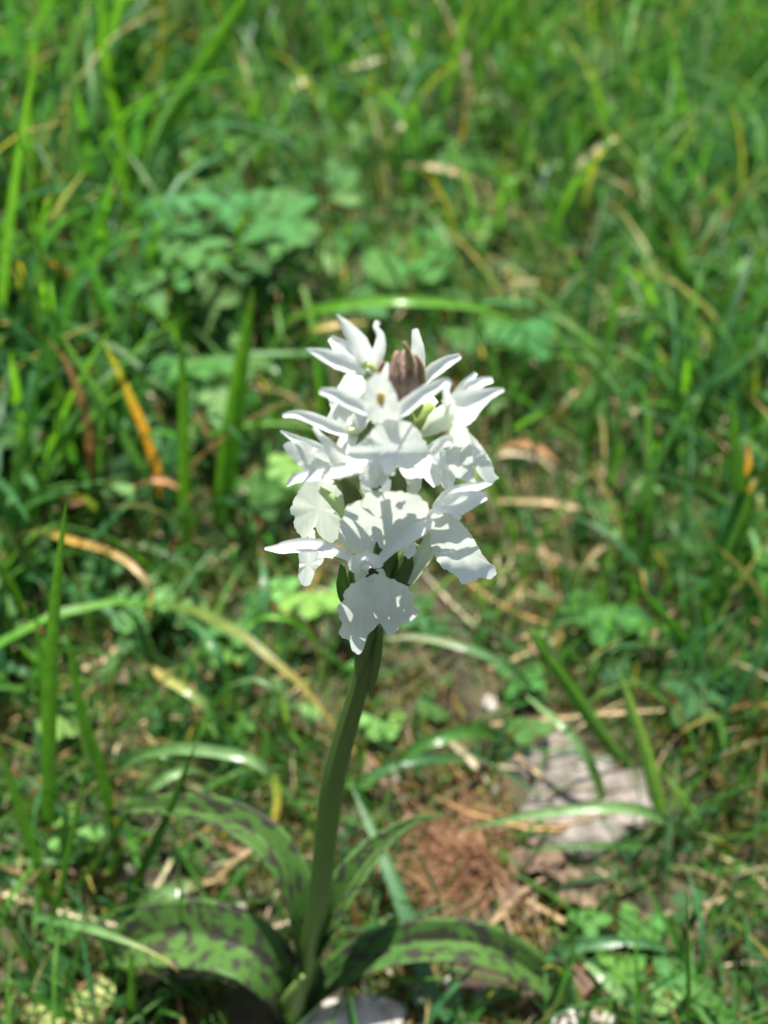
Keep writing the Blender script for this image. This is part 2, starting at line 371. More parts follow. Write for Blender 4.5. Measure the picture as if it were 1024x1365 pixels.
def grass():
    x, y, z, px, py = ground_spots(125000, -1.15, 1.15, -.25, 1.75)
    inview = (px > -260) & (px < 1290)
    keep = (rng.random(len(x)) < gmap(DENS, px, py) * np.where(inview, 1, .35)) & inview
    clump = .5 + .5 * np.sin(23 * x + 4 * np.sin(19 * y)) * np.sin(27 * y + 3 * np.sin(15 * x))
    keep &= rng.random(len(x)) < .35 + .65 * clump
    near = np.hypot(x + .028, y - .123) < .022; keep &= ~near
    for a, b, r in BARE: keep &= ~((np.hypot(px - a, py - b) < r) & (rng.random(len(x)) < .93))
    x, y, z, px, py = (v[keep] for v in (x, y, z, px, py)); n = len(x)
    h = gmap(HGT, px, py)
    L = h * rng.gamma(5, .019, n).clip(.03, .2); L = np.where((y < .2), np.minimum(L, .045), L); L = np.where(y < .02, np.minimum(L, .035), L)
    L = np.where((py > 820) & (px > 380) & (px < 860), np.minimum(L, .042), L)
    L = np.where(px > 230, np.minimum(L, .055 + .17 * np.clip(y - .08, 0, 2)), L)
    W = rng.uniform(.0009, .0031, n) * np.clip(L / .07, .55, 1.25)
    W = W * np.where(px < 330, 1.45, 1.1)
    az = rng.uniform(0, 2 * math.pi, n); lean = np.abs(rng.normal(0, .42, n)); bend = np.abs(rng.normal(.95, .6, n))
    over = (px > 700) & (py > 600) & (py < 1050) & (np.cos(az) < .2) & (np.sin(az) < .3); L = np.where(over, np.minimum(L, .05), L)
    c = GREENS[rng.integers(0, len(GREENS), n)] * rng.uniform(.75, 1.3, (n, 1))
    tip = c * np.array([1.25, 1.15, .9])
    yt = rng.random(n) < .10; tip[yt] = np.array([.40, .30, .08]) * rng.uniform(.7, 1.2, (yt.sum(), 1))
    dr = rng.random(n) < gmap(DRY, px, py) * .42
    dc = DRYS[rng.integers(0, len(DRYS), n)] * rng.uniform(.7, 1.15, (n, 1)); c[dr] = dc[dr]; tip[dr] = dc[dr] * .95
    bend[dr] += .7; lean[dr] += .3; L[dr] *= .75; W[dr] *= .7
    tag(blades_mesh('meadow_grass', x, y, z - .003, L, W, az, lean, bend, c, tip, M_grass), 'dense green meadow grass mixed with yellowing blades', 'grass', kind='stuff')
    # the meadow beyond and beside the picture, coarser
    x, y, z, px2, py2 = ground_spots(60000, -2.6, 2.6, -.9, 4.2)
    seen = (y > -.25) & (y < 1.7) & (np.abs(x) < 1.1) & (px2 > -240) & (px2 < 1270)
    k = ~seen; x, y, z = x[k], y[k], z[k]; n = len(x)
    c2 = GREENS[rng.integers(0, len(GREENS), n)] * rng.uniform(.75, 1.3, (n, 1))
    d2 = rng.random(n) < .08; c2[d2] = DRYS[rng.integers(0, len(DRYS), d2.sum())]
    hh = np.where(y < .15, .5, 1.)
    tag(blades_mesh('surrounding_grass', x, y, z - .003, rng.gamma(5, .016, n).clip(.03, .16) * hh, rng.uniform(.002, .0055, n), rng.uniform(0, 6.28, n), np.abs(rng.normal(0, .42, n)), np.abs(rng.normal(1, .6, n)), c2, c2 * np.array([1.2, 1.15, .9]), M_grass, ns=4),
        'green grass of the wider meadow around the orchid patch', 'grass', kind='stuff')
    # lying dry litter
    x, y, z, px, py = ground_spots(26000, -.8, .8, -.15, 1.3)
    keep = rng.random(len(x)) < np.clip(gmap(DRY, px, py) * 1.3, 0, 1) * .6; keep &= np.hypot(x + .028, y - .123) > .016
    for a, b, r in BARE[:2]: keep &= ~((np.hypot(px - a, py - b) < r * .8))
    x, y, z = (v[keep] for v in (x, y, z)); n = len(x)
    c = DRYS[rng.integers(0, len(DRYS), n)] * rng.uniform(.3, 1.1, (n, 1))
    L = rng.gamma(3, .010, n).clip(.008, .08); W = rng.uniform(.0004, .0017, n)
    tag(blades_mesh('dry_litter', x, y, z + rng.uniform(.001, .007, n), L, W, rng.uniform(0, 6.28, n), rng.normal(0, .1, n), rng.normal(0, .7, n), c, c * .9, M_dry, ns=4, flat=True),
        'tan and brown dead grass litter lying on the soil', 'litter', kind='stuff')
    # moss: tiny spikes
    x, y, z, px, py = ground_spots(110000, -.35, .35, -.05, .55)
    mo = np.sin(41 * x + 2) * np.sin(37 * y + 1) + .5 * np.sin(90 * x + 60 * y)
    keep = (mo > -.25) & (rng.random(len(x)) < np.clip(1.25 - y * 1.6, .1, 1)) & (np.hypot(x + .028, y - .123) > .01)
    for a, b, r in BARE[:2]: keep &= ~((np.hypot(px - a, py - b) < r * .75))
    x, y, z, mo = (v[keep] for v in (x, y, z, mo)); n = len(x)
    c = np.array([[.10, .15, .028], [.15, .16, .035], [.08, .14, .025], [.19, .16, .055], [.12, .10, .04]])[rng.integers(0, 5, n)] * rng.uniform(.4, 1.4, (n, 1))
    L = rng.uniform(.003, .011, n); W = rng.uniform(.0006, .0015, n)
    tag(blades_mesh('moss', x, y, z - .0005, L, W, rng.uniform(0, 6.28, n), np.abs(rng.normal(0, .6, n)), rng.normal(.4, .4, n), c, c * np.array([1.3, 1.2, 1]), M_moss, ns=2),
        'olive and yellowish moss cushions carpeting the bare soil', 'moss', kind='stuff')
grass(); turf()

# ================================================================== LOW LEAFY PLANTS
def leaf_shape(kind, seed):
    """flat leaf in local XY, stalk joins at the origin, size about 1; returns V,F"""
    r = random.Random(seed); V, F = [], []
    def leaflet(ang, L, W, off, teeth):
        n = 13; side = []
        for i in range(n):
            u = i / (n - 1)
            if kind == 'wedge': wv = W * (.10 + .9 * min(1, (u / .72)) ** .9) if u < .72 else W * math.sqrt(max(0, 1 - ((u - .72) / .28) ** 2 * .85))
            else: wv = W * math.sin(math.pi * min(1, .06 + .94 * u)) ** .65 if u < .97 else W * .22
            if teeth: wv *= 1 + (.26 if i % 2 else -.14) * (u > .45)
            side.append((u * L, max(wv, .01)))
        ca, sa = math.cos(ang), math.sin(ang); b = len(V)
        for (a, h) in side:
            for s in (-1, -.5, 0, .5, 1):
                yy = h * s; zz = .10 * L * math.sin(2.4 * a / L) * .6 - .18 * h * (1 - abs(s)) - .16 * (a / L) ** 2 * L
                X = off + a; V.append((X * ca - yy * sa, X * sa + yy * ca, zz + .02 * r.uniform(-1, 1)))
        for i in range(n - 1):
            for j in range(4): F.append((b + i * 5 + j, b + i * 5 + j + 1, b + (i + 1) * 5 + j + 1, b + (i + 1) * 5 + j))
    if kind == 'wedge':
        k = r.choice([3, 3, 5])
        for i in range(k): leaflet((i - (k - 1) / 2) * (1.15 if k == 3 else .85) + r.uniform(-.1, .1), r.uniform(.5, .66), r.uniform(.17, .23) * (1.15 if k == 3 else .85), .02, True)
    elif kind == 'round':
        for i in range(3): leaflet((i - 1) * 1.75 + r.uniform(-.15, .15), r.uniform(.48, .62), r.uniform(.18, .24), .03, False)
    else:
        leaflet(0, 1., .36, 0, False)
    return np.array(V), F
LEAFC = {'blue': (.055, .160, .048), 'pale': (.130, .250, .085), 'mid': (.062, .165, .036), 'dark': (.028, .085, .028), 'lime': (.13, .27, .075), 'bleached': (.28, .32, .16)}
LEAFM = {}
def leaf_mesh(kind, ck, v):
    k = (kind, ck, v)
    if k not in LEAFM:
        V, F = leaf_shape(kind, hash(kind) % 7 * 0 + v * 13 + len(kind)); rr = random.Random(v)
        c = np.array(LEAFC[ck]) * np.array([rr.uniform(.85, 1.2), rr.uniform(.85, 1.15), rr.uniform(.8, 1.15)])
        o = mk('leaf', V, F, M_broad, col=c * np.tile(np.array([.85, 1., 1.35, 1., .85]), len(V) // 5)[:, None]); me = o.data; bpy.data.objects.remove(o); LEAFM[k] = me
    return LEAFM[k]
def leafy_plant(name, label, catg, group, leaves, kind, ck):
    """leaves: list of (px,py,height m,size m, tilt)"""
    P = [at_h(l[0], l[1], l[2]) for l in leaves]
    bx, by = np.mean([p[0] for p in P]), np.mean([p[1] for p in P]) + .004
    base = np.array([bx, by, float(gz(bx, by)) - .002])
    root = empty(name, base); tag(root, label, catg, group)
    for p, l in zip(P, leaves):
        me = leaf_mesh(kind, ck, random.randrange(4))
        o = bpy.data.objects.new('leaf', me); COL.objects.link(o); o.parent = root
        out = math.atan2(p[1] - by, p[0] - bx) if abs(p[0] - bx) + abs(p[1] - by) > .004 else random.uniform(0, 6.28)
        o.rotation_euler = Euler((random.uniform(-.3, .3), random.uniform(-.15, .35), out + random.uniform(-.4, .4)))
        o.scale = (l[3],) * 3
        o.location = p - base
        V, F, U = tube([base, base * .6 + p * .4 + np.array([0, 0, .008]), p], [.0013, .0011, .0009], 6, 5)
        mk('stalk', V, F, M_broad, root, uv=U, col=np.array(LEAFC[ck]) * np.array([1.3, 1, .8]))
    return root
def around(px, py, h, size, n, spread):
    out = [(px, py, h, size)]
    for i in range(n - 1):
        a = random.uniform(0, 6.28); r = spread * random.uniform(.6, 1.1)
        out.append((px + r * math.cos(a), py + r * .6 * math.sin(a), max(.006, h * random.uniform(.45, .95)), size * random.uniform(.65, .95)))
    return out
BLU = 'low blue-green broad-leaved herbs behind the orchid'
PLANTS = [
 # px, py, h, size, n, spread, kind, colour, label, group
 (200, 382, .03, .026, 4, 45, 'round', 'blue', 'green herb with rounded lobes in the leafy patch, next to upright backlit blades', BLU),
 (262, 330, .035, .028, 5, 55, 'round', 'blue', 'green herb with rounded lobes in the middle of the leafy patch', BLU),
 (375, 292, .04, .036, 5, 60, 'round', 'blue', 'blue-green herb with the widest rounded leaves, behind the flower spike', BLU),
 (300, 268, .03, .028, 4, 55, 'round', 'blue', 'green herb with rounded lobes at the far edge of the leafy patch', BLU),
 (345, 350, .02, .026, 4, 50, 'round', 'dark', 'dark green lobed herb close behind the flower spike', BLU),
 (225, 262, .03, .026, 4, 50, 'wedge', 'blue', 'blue-green herb with toothed leaflets beside the tall blurred diagonal blade', BLU),
 (268, 478, .025, .026, 4, 45, 'wedge', 'blue', 'blue-green herb with toothed leaflets between two upright backlit blades', None),
 (185, 790, .02, .032, 3, 30, 'wedge', 'pale', 'pale green herb with lobed palm-like leaves under the brown curling blade', None),
 (238, 800, .015, .022, 3, 28, 'wedge', 'pale', 'small pale lobed herb beside the brown curling blade', None),
 (80, 955, .02, .020, 3, 25, 'wedge', 'pale', 'small pale green lobed herb at the foot of the tall left blades', None),
 (98, 1105, .015, .018, 3, 22, 'wedge', 'lime', 'small light green lobed herb behind the straw stalk', None),
 (296, 872, .015, .020, 4, 30, 'round', 'mid', 'green three-leaved herb under the white-glinting bent blade', None),
 (312, 838, .02, .020, 3, 26, 'round', 'blue', 'blue-green three-leaved herb left of the orchid stem', None),
 (215, 955, .010, .020, 3, 30, 'round', 'dark', 'dark green flat herb on litter left of the orchid stem', None),
 (300, 965, .012, .017, 4, 28, 'wedge', 'mid', 'small toothed green herb behind the arching pale blade', None),
 (415, 790, .03, .026, 4, 30, 'wedge', 'lime', 'sunlit light green lobed herb right behind the lowest left flower', None),  # lime tone puts sunlight into the leaf colour, here and next row
 (388, 618, .045, .020, 2, 20, 'wedge', 'lime', 'sunlit pale leaf beside the left flowers of the spike', None),
 (812, 812, .018, .027, 4, 45, 'wedge', 'mid', 'green herb with deeply cut leaves right of the spike, behind the stone', None),
 (925, 925, .016, .026, 4, 40, 'round', 'dark', 'large dark green rounded herb in shade right of the stone', None),  # shade is put into the dark leaf colour
 (690, 905, .012, .020, 3, 30, 'round', 'mid', 'small green herb among dead grass above the stone', None),
 (505, 960, .010, .016, 3, 20, 'wedge', 'lime', 'tiny light green herb just right of the orchid stem', None),
 (788, 1228, .012, .014, 4, 22, 'round', 'mid', 'small clover-like herb on moss nearest the dead leaves', 'clover-like herbs on the moss'),
 (850, 1240, .012, .016, 4, 26, 'round', 'mid', 'small clover-like herb on moss just behind the level pale blade', 'clover-like herbs on the moss'),
 (822, 1285, .010, .016, 4, 24, 'round', 'mid', 'small clover-like herb on moss in front of the level pale blade', 'clover-like herbs on the moss'),
 (895, 1300, .010, .015, 4, 24, 'round', 'blue', 'bluish clover-like herb on moss beside the thin dark upright blade', 'clover-like herbs on the moss'),
 (900, 1335, .008, .014, 3, 22, 'round', 'pale', 'pale clover-like herb on moss beside the thin dark upright blade', 'clover-like herbs on the moss'),
 (90, 1335, .012, .026, 3, 24, 'wedge', 'bleached', 'bleached yellowish lobed leaf on moss below the spotted leaves', None),
 (700, 430, .03, .030, 4, 60, 'wedge', 'blue', 'blurred blue-green herb behind the right end of the arching blade', None),
 (735, 215, .018, .020, 4, 60, 'wedge', 'pale', 'far pale star-leaved herb in the upper meadow', None),
 (880, 215, .018, .020, 4, 60, 'wedge', 'pale', 'far pale star-leaved herb by the dark leaning blade', None),
 (640, 300, .018, .020, 4, 60, 'round', 'mid', 'blurred mid-green herb behind the flower spike', None),
 (560, 345, .02, .028, 4, 55, 'wedge', 'mid', 'blurred toothed green herb just beyond the dark bud', None),
 (985, 350, .018, .020, 4, 60, 'round', 'pale', 'far pale round-leaved herb beyond the dark leaning blade', None),
]
for (px, py, h, sz, n, sprd, kd, ck, lab, grp) in PLANTS:
    leafy_plant('lobed_herb' if kd == 'wedge' else 'round_leaved_herb', lab, 'herb', grp, around(px, py, h * (1.6 if py < 520 else 1.), sz * (.98 if py < 520 else .74), n, sprd * .85), kd, ck)
def ground_cover():
    VV, FF, CC = [], [], []; k = 0
    shapes = [leaf_shape(kd, s) for kd in ('round', 'wedge') for s in (3, 8)]
    x, y, z, px, py = ground_spots(4200, -.75, .75, .05, 1.25)
    dm = np.array([[.35, .4, .35, .3, .4, .4], [.4, 1, .8, .4, .4, .4], [.6, 1, .6, .4, .4, .5], [.6, .9, .4, .3, .3, .5], [.6, .9, .5, .2, .3, .6],
                   [.5, .6, .4, .25, .3, .5], [.3, .15, .1, .08, .2, .3], [.2, .08, .05, .05, .3, .3]])
    keep = (rng.random(len(x)) < gmap(dm, px, py)) & (np.hypot(x + .028, y - .123) > .035)
    for a, b, r in BARE: keep &= np.hypot(px - a, py - b) > r
    for X, Y, Z, qx in zip(x[keep], y[keep], z[keep], px[keep]):
        V, F = shapes[random.randrange(4)]; s = random.uniform(.010, .026) * (1 if Y > .3 else .7)
        e = Euler((random.gauss(0, .35), random.gauss(0, .35), random.uniform(0, 6.28))).to_matrix()
        W = (np.array(e) @ (V.T * s)).T + np.array([X, Y, Z + random.uniform(.006, .035) * (1 if Y > .3 else .5)])
        c = np.array(LEAFC[random.choice(['blue', 'mid', 'mid', 'dark', 'pale'])]) * random.uniform(.75, 1.2)
        VV.append(W); FF += [tuple(i + k for i in f) for f in F]; CC.append(np.tile(c, (len(W), 1))); k += len(W)
    tag(mk('ground_cover', np.vstack(VV), FF, M_broad, col=np.vstack(CC)), 'small broad leaves of low herbs scattered through the grass', 'ground cover', kind='stuff')
ground_cover()

# ================================================================== STONES, NEEDLES, DEAD LEAVES
def stone(name, label, px, py, sx, sy, sz, mat, seed, rz=0., h=.0, group=None):
    r = np.random.default_rng(seed); p = at_h(px, py, h); nu, nv = 28, 16; V = []
    ph = r.uniform(0, 6.28, 12); k = r.normal(0, 1, (9, 3)); k = k / np.linalg.norm(k, axis=1, keepdims=True); cut = r.uniform(.55, .9, 9)
    for j in range(nv + 1):
        for i in range(nu):
            a, b = 2 * math.pi * i / nu, math.pi * j / nv
            d = np.array([math.sin(b) * math.cos(a), math.sin(b) * math.sin(a), math.cos(b)])
            rad = min(1., min(c / max(float(d @ q), 1e-3) for q, c in zip(k, cut)))
            rad *= 1 + .05 * math.sin(7 * d[0] + ph[0]) * math.sin(6 * d[1] + ph[1]) + .03 * math.sin(15 * d[2] + 9 * d[0] + ph[2]) + .02 * math.sin(23 * d[1] + 17 * d[0] + ph[3])
            V.append(d * rad * np.array([sx, sy, sz]))
    V = np.array(V); cr, sr = math.cos(rz), math.sin(rz); V = V @ np.array([[cr, sr, 0], [-sr, cr, 0], [0, 0, 1]])
    F = [(j * nu + i, (j + 1) * nu + i, (j + 1) * nu + (i + 1) % nu, j * nu + (i + 1) % nu) for j in range(nv) for i in range(nu)]
    o = mk(name, V + p, F, mat, origin=p); o.data.polygons.foreach_set('use_smooth', [True] * len(F))
    tag(o, label, 'stone', group); return o
stone('stone', 'broad pale grey-pink limestone lying in the grass right of the orchid', 785, 1078, .029, .019, .009, M_stone, 4, .1)
stone('stone', 'small grey stone behind the broad limestone', 725, 1012, .012, .010, .007, M_stone, 9, .5)
stone('stone', 'white limestone half hidden under the spotted right leaf', 478, 1374, .018, .011, .008, M_white_stone, 6, .2)
stone('pebble', 'white pebble at the tip of the broad spotted leaf', 752, 1362, .006, .005, .005, M_white_stone, 12, .7)
stone('pebble', 'white pebble beside the small dark grass spike', 802, 1362, .005, .0045, .004, M_white_stone, 15, .3)
PEB = 'scattered pale pebbles in the litter'
for i, (a, b) in enumerate([(640, 1330), (690, 1165), (660, 1050), (600, 1315), (735, 1330), (560, 1330), (170, 1165), (325, 1200), (455, 1115), (215, 900), (180, 930), (655, 940), (520, 1035)]):
    stone('pebble', 'small pale pebble sunk in the litter and moss', a, b, random.uniform(.002, .0045), random.uniform(.002, .004), .0025, M_white_stone if i % 2 else M_stone, 30 + i, i, .0005, PEB)

def needle_clump(px, py, n, label):
    base = at_h(px, py, 0); VV, FF, UU, k = [], [], [], 0
    for i in range(n):
        a = random.gauss(2.7, .9) if i % 3 else random.uniform(0, 6.28); L = random.uniform(.012, .03)
        s = base + np.array([random.gauss(0, .008), random.gauss(0, .007), random.uniform(.0, .006)])
        e = s + np.array([math.cos(a) * L, math.sin(a) * L, random.uniform(-.004, .010)])
        s[2] = max(s[2], float(gz(s[0], s[1])) - .001); e[2] = max(e[2], float(gz(e[0], e[1])) + .0005)
        V, F, U = tube([s, (s + e) / 2 + np.array([0, 0, .002]), e], [.0004, .00045, .0002], 4, 4)
        VV.append(V); FF += [tuple(q + k for q in f) for f in F]; k += len(V)
    tag(mk('needle_clump', np.vstack(VV), FF, M_needle, origin=base), label, 'dead needles')
needle_clump(622, 1165, 170, 'clump of rusty brown dead needles right of the orchid stem')
def dead_leaf(px, py, L, W, az, label, h=.002, seed=0, cup=.25):
    p = at_h(px, py, h); d = np.array([math.cos(az), math.sin(az), 0]); 
    P = [p - d * L / 2, p + np.array([0, 0, .003]), p + d * L / 2 + np.array([0, 0, .001])]
    V, F, U = ribbon(P, [W * .2, W * .9, W, W * .7, W * .1], (0, 0, 1), cup, 2, 0, 14, 6, .12, seed, .06)
    tag(mk('dead_leaf', V, F, M_deadleaf, origin=p, uv=U, solid=.0003), label, 'dead leaf')
dead_leaf(715, 1150, .018, .010, .3, 'pinkish pale dead leaf between needle clump and limestone', .004, 1)
dead_leaf(680, 1195, .014, .008, 1.2, 'dark reddish dead leaf beside the needle clump', .003, 2, -.2)
dead_leaf(762, 1195, .016, .011, -.4, 'orange-brown dead leaf in front of the limestone', .004, 3)
dead_leaf(742, 1168, .015, .007, 2.2, 'curled brown dead leaf under the limestone edge', .005, 4, .4)
dead_leaf(812, 650, .022, .013, .6, 'blurred pinkish dead leaf among grass right of the spike', .012, 5)
dead_leaf(775, 1310, .010, .007, 1.0, 'small rusty dead leaf behind the tip of the broad spotted leaf', .002, 6)
dead_leaf(170, 905, .014, .009, .2, 'tan dead leaf on litter below the pale lobed herb', .004, 7)

# ================================================================== TRACED GRASS BLADES
CB = {'green': [(.045, .13, .022), (.05, .15, .025), (.06, .165, .03)], 'lime': [(.07, .19, .02), (.09, .24, .022), (.10, .25, .03)],  # lime: green blades brightened so the colour carries the backlit glow
      'blue': [(.05, .14, .05), (.06, .16, .065), (.075, .18, .07)], 'dark': [(.025, .08, .02), (.03, .09, .022), (.035, .10, .025)],
      'pale': [(.09, .19, .06), (.13, .24, .09), (.18, .30, .13)], 'tan': [(.34, .25, .14), (.45, .34, .2), (.5, .4, .25)],
      'straw': [(.50, .40, .24), (.60, .52, .36), (.62, .55, .40)], 'orange': [(.12, .14, .03), (.42, .20, .05), (.50, .24, .07)],
      'orangegreen': [(.42, .17, .05), (.45, .22, .05), (.16, .26, .06)], 'brown': [(.30, .15, .07), (.40, .21, .10), (.48, .32, .18)],
      'greentan': [(.06, .15, .03), (.12, .2, .04), (.48, .28, .08), (.5, .36, .2), (.42, .29, .16)], 'greenyellow': [(.06, .16, .04), (.08, .19, .05), (.45, .36, .12), (.55, .38, .16)],
      'paleorange': [(.06, .16, .05), (.10, .21, .07), (.16, .27, .11), (.5, .33, .16)], 'palecream': [(.06, .15, .05), (.10, .20, .08), (.42, .40, .28)]}
def blade(label, ck, wpx, pts, mode='y', dy=0., cup=.22, name='grass_blade', group=None, prof=None, roll=0.):
    """pts from root to tip. 'y': stands in the upright plane through its root (dy = lean at the tip, metres);
    'h': each point carries its height above the ground in mm; 'l': lies near the ground"""
    if mode == 'y':
        b = at_h(*pts[0][:2], 0.); n = len(pts) - 1
        P = [at_y(p[0], p[1], b[1] + dy * (i / n) ** 1.5) for i, p in enumerate(pts)]
        if P[0][2] > gz(P[0][0], P[0][1]) - .001: P[0] = P[0] - np.array([0, 0, .003])
    else:
        P = [at_h(p[0], p[1], p[2] / 1000. * (1.55 if p[1] < 740 and p[2] > 9 else (1.9 if p[0] < 420 else 1.4) if p[1] < 1090 and p[2] > 9 else 1.)) for p in pts]
    P = np.array(P); dep = (P - C0) @ FW; wm = wpx * np.mean(dep) / FPX
    pf = prof or [.7, .95, 1, .95, .8, .55, .08]
    q = np.array(P); ln = np.linalg.norm(np.diff(q, axis=0), axis=1).sum()
    nsg = int(np.clip(ln / .006, 10, 26))
    hint = nrm(C0 - P.mean(0)) if mode == 'y' else np.array([0, -.45, .9])
    V, F, U = ribbon(P, np.array(pf) * wm, hint, cup, 1.3, roll, nsg, 4)
    c = colgrad(CB[ck], nsg, 4) * random.uniform(.9, 1.1) * (1 if ck in ('tan', 'straw', 'brown') else 1.3)
    dry = ck in ('tan', 'straw', 'brown')
    o = mk(name, V, F, M_dry if dry else M_blade, origin=P[0], uv=U, col=c)
    return tag(o, label, 'straw' if name == 'dry_stalk' else 'grass blade', group)
B = blade
# left, standing
B('tall broad upright green grass blade at the left, sharpest of its clump', 'green', 21, [(62, 1125), (66, 950), (74, 800), (88, 672)], dy=-.005)
B('leaning green blade crossing right of the tallest left blade', 'green', 17, [(153, 1115), (135, 1030), (109, 950), (88, 832)])
B('narrow green blade left of the tall broad upright blade', 'green', 10, [(60, 1020), (57, 896), (45, 800)])
B('backlit lime green upright blade between the blue-green herb and the spike', 'lime', 16, [(247, 745), (246, 662), (244, 506), (236, 408)], dy=.01)
B('wide backlit yellow-green blade left of the flower spike', 'lime', 28, [(292, 705), (304, 615), (317, 520), (338, 383)], dy=.01)
B('short backlit yellow-green blade at the far left by brown blades', 'lime', 15, [(45, 650), (36, 600), (22, 520), (14, 470)], dy=-.03)
B('blue-green slanting blade crossing the brown dry blades', 'blue', 14, [(230, 705), (176, 604), (121, 510), (70, 430)], dy=-.03)
B('orange dry blade with green bent tip near the slanting blue-green blade', 'orangegreen', 13, [(218, 680), (203, 604), (168, 518), (137, 452)], dy=-.035)
B('brown withered blade left of the slanting blue-green blade', 'brown', 12, [(123, 690), (121, 640), (117, 565), (94, 495), (66, 452)], dy=-.035)
B('yellow-orange blade falling towards the bluish herbs', 'orange', 13, [(222, 445), (180, 415), (125, 385), (50, 340)], dy=-.04)
B('wide blurred diagonal blade rising behind the bluish herbs', 'green', 24, [(155, 292), (200, 195), (270, 90), (325, 0), (375, -75)], dy=-.04)
B('thin bright blade sharing its foot with the wide diagonal blade', 'lime', 13, [(162, 310), (162, 200), (142, 90), (132, -20)], dy=-.03)
B('thin dark grass stalk leaning over the far left', 'dark', 6, [(92, 740), (70, 450), (47, 290), (28, 190), (5, 95)], dy=-.04, cup=.4)
B('pale-tipped green blade reaching up from the far left', 'palecream', 12, [(-45, 440), (0, 385), (55, 312), (85, 267), (112, 228)], dy=-.02)
B('bright level blade below the bluish herbs', 'lime', 13, [(38, 358, 2), (90, 340, 12), (160, 318, 22), (250, 290, 24)], 'h')
B('slim green blade at the left edge beside the yellow-orange one', 'green', 11, [(45, 520), (50, 420), (95, 330)], dy=.0)
B('slim dark blade at the left edge behind the brown withered blade', 'dark', 13, [(78, 640), (68, 520), (40, 400), (10, 330)], dy=.0)
B('long green blade arching behind the top of the flower spike', 'lime', 15, [(345, 440, 4), (440, 411, 40), (540, 403, 52), (640, 413, 44), (725, 450, 22)], 'h')
B('yellowing blade arching close under the long arching green one', 'greenyellow', 12, [(345, 480, 2), (395, 450, 20), (440, 435, 30), (490, 430, 28)], 'h')
B('bent glossy blade with white glint left of the orchid stem', 'blue', 13, [(318, 958, 0), (338, 868, 12), (352, 805, 22), (351, 757, 24), (343, 745, 20)], 'h', prof=[.8, 1, 1, 1, .9, .5, .1])
B('curved glossy blade bowing down onto litter beside the glinting bent blade', 'blue', 11, [(308, 970, 0), (303, 912, 14), (287, 866, 22), (262, 834, 20), (228, 832, 12)], 'h')
B('yellow-tipped blade bending over the litter towards the left', 'greenyellow', 13, [(326, 1012, 1), (275, 940, 16), (221, 904, 16), (190, 882, 6)], 'h')
B('brown curling blade, green at its root, over the pale herb', 'greentan', 11, [(-30, 716, 8), (53, 709, 20), (94, 720, 24), (143, 734, 26), (180, 757, 26), (203, 788, 22), (198, 826, 12)], 'h', prof=[1, 1, 1, .9, .8, .7, .4])
B('pale bowed blade with whitish top behind the brown curling blade', 'palecream', 12, [(272, 772, 2), (254, 752, 10), (205, 731, 15), (158, 722, 8)], 'h')
B('twisted tan dead blade running from the brown curl to the left', 'tan', 9, [(200, 838, 4), (180, 850, 6), (135, 880, 6), (78, 902, 2)], 'h', prof=[.6, .9, 1, 1, .8, .6])
B('thin orange-brown stalk lying across the left blades', 'brown', 6, [(-20, 826, 10), (60, 840, 12), (132, 854, 4)], 'h', name='dry_stalk', cup=.6, prof=[.9, 1, .9, .4])
B('broad pale blade arching left and dropping to an orange tip behind spotted leaf', 'paleorange', 17, [(140, 1040, 2), (185, 1008, 22), (246, 998, 32), (328, 1010, 34), (358, 1027, 32), (371, 1061, 22), (366, 1104, 8)], 'h', prof=[.6, .95, 1, .9, .75, .65, .45])
B('glossy white-glinting blade above the raised spotted leaf', 'pale', 14, [(165, 1082, 4), (205, 1048, 16), (250, 1025, 18), (285, 1040, 10)], 'h')
B('short orange-tipped blade lying behind the broad pale blade', 'paleorange', 11, [(246, 1045, 6), (222, 1010, 14), (192, 975, 10)], 'h')
B('dark blade slanting behind the tip of the raised spotted leaf', 'dark', 14, [(84, 1222), (112, 1175), (140, 1135), (172, 1080)], dy=.0)
B('second dark slanting blade rising behind the raised spotted leaf', 'dark', 13, [(166, 1222), (190, 1160), (222, 1090), (262, 990)], dy=.0)
B('green blade rising steeply at the left edge below the clump', 'green', 13, [(66, 1210), (40, 1118), (20, 1057), (-8, 975)])
B('pale tan straw stalk lying at the lower left', 'straw', 10, [(-30, 1176, 12), (40, 1200, 10), (100, 1218, 7), (157, 1233, 3)], 'h', name='dry_stalk', cup=.5, prof=[.9, 1, 1, .8, .5])
B('narrow green blade with orange curled tip lying over the spotted leaf', 'paleorange', 14, [(50, 1222, 20), (110, 1233, 31), (164, 1252, 36), (213, 1274, 36), (238, 1293, 32)], 'h', prof=[.7, 1, 1, .7, .25, .1])
B('flat green blade lying at the lower left edge above the straw', 'blue', 13, [(-25, 1160, 6), (25, 1178, 8), (60, 1200, 3)], 'h')
B('short broad yellow-tipped blade right behind the lower left spotted leaf', 'paleorange', 24, [(165, 1222, 3), (205, 1200, 12), (246, 1182, 14), (288, 1172, 10)], 'h', prof=[.5, .9, 1, .7, .1])
B('thin level green blade at the left edge under the clump', 'green', 8, [(-20, 1150, 10), (60, 1146, 12), (150, 1150, 10)], 'h')
B('dark thin upright stem between the left blades', 'dark', 6, [(84, 1190), (84, 1110), (100, 1010)], cup=.4)
B('short green upright blade below the straw stalk', 'green', 11, [(172, 1365), (176, 1300), (172, 1262)])
B('slender green blade leaning right at the left clump', 'green', 9, [(62, 1245), (95, 1120), (115, 1020)])
B('thin glossy green blade bowing over the litter just left of the stem', 'pale', 9, [(392, 985, 1), (372, 930, 20), (345, 905, 24), (300, 915, 16)], 'h')
B('thin orange-brown dead blade hooked above the pale lobed herb', 'brown', 9, [(268, 690, 4), (240, 650, 22), (205, 640, 26), (168, 655, 14)], 'h')
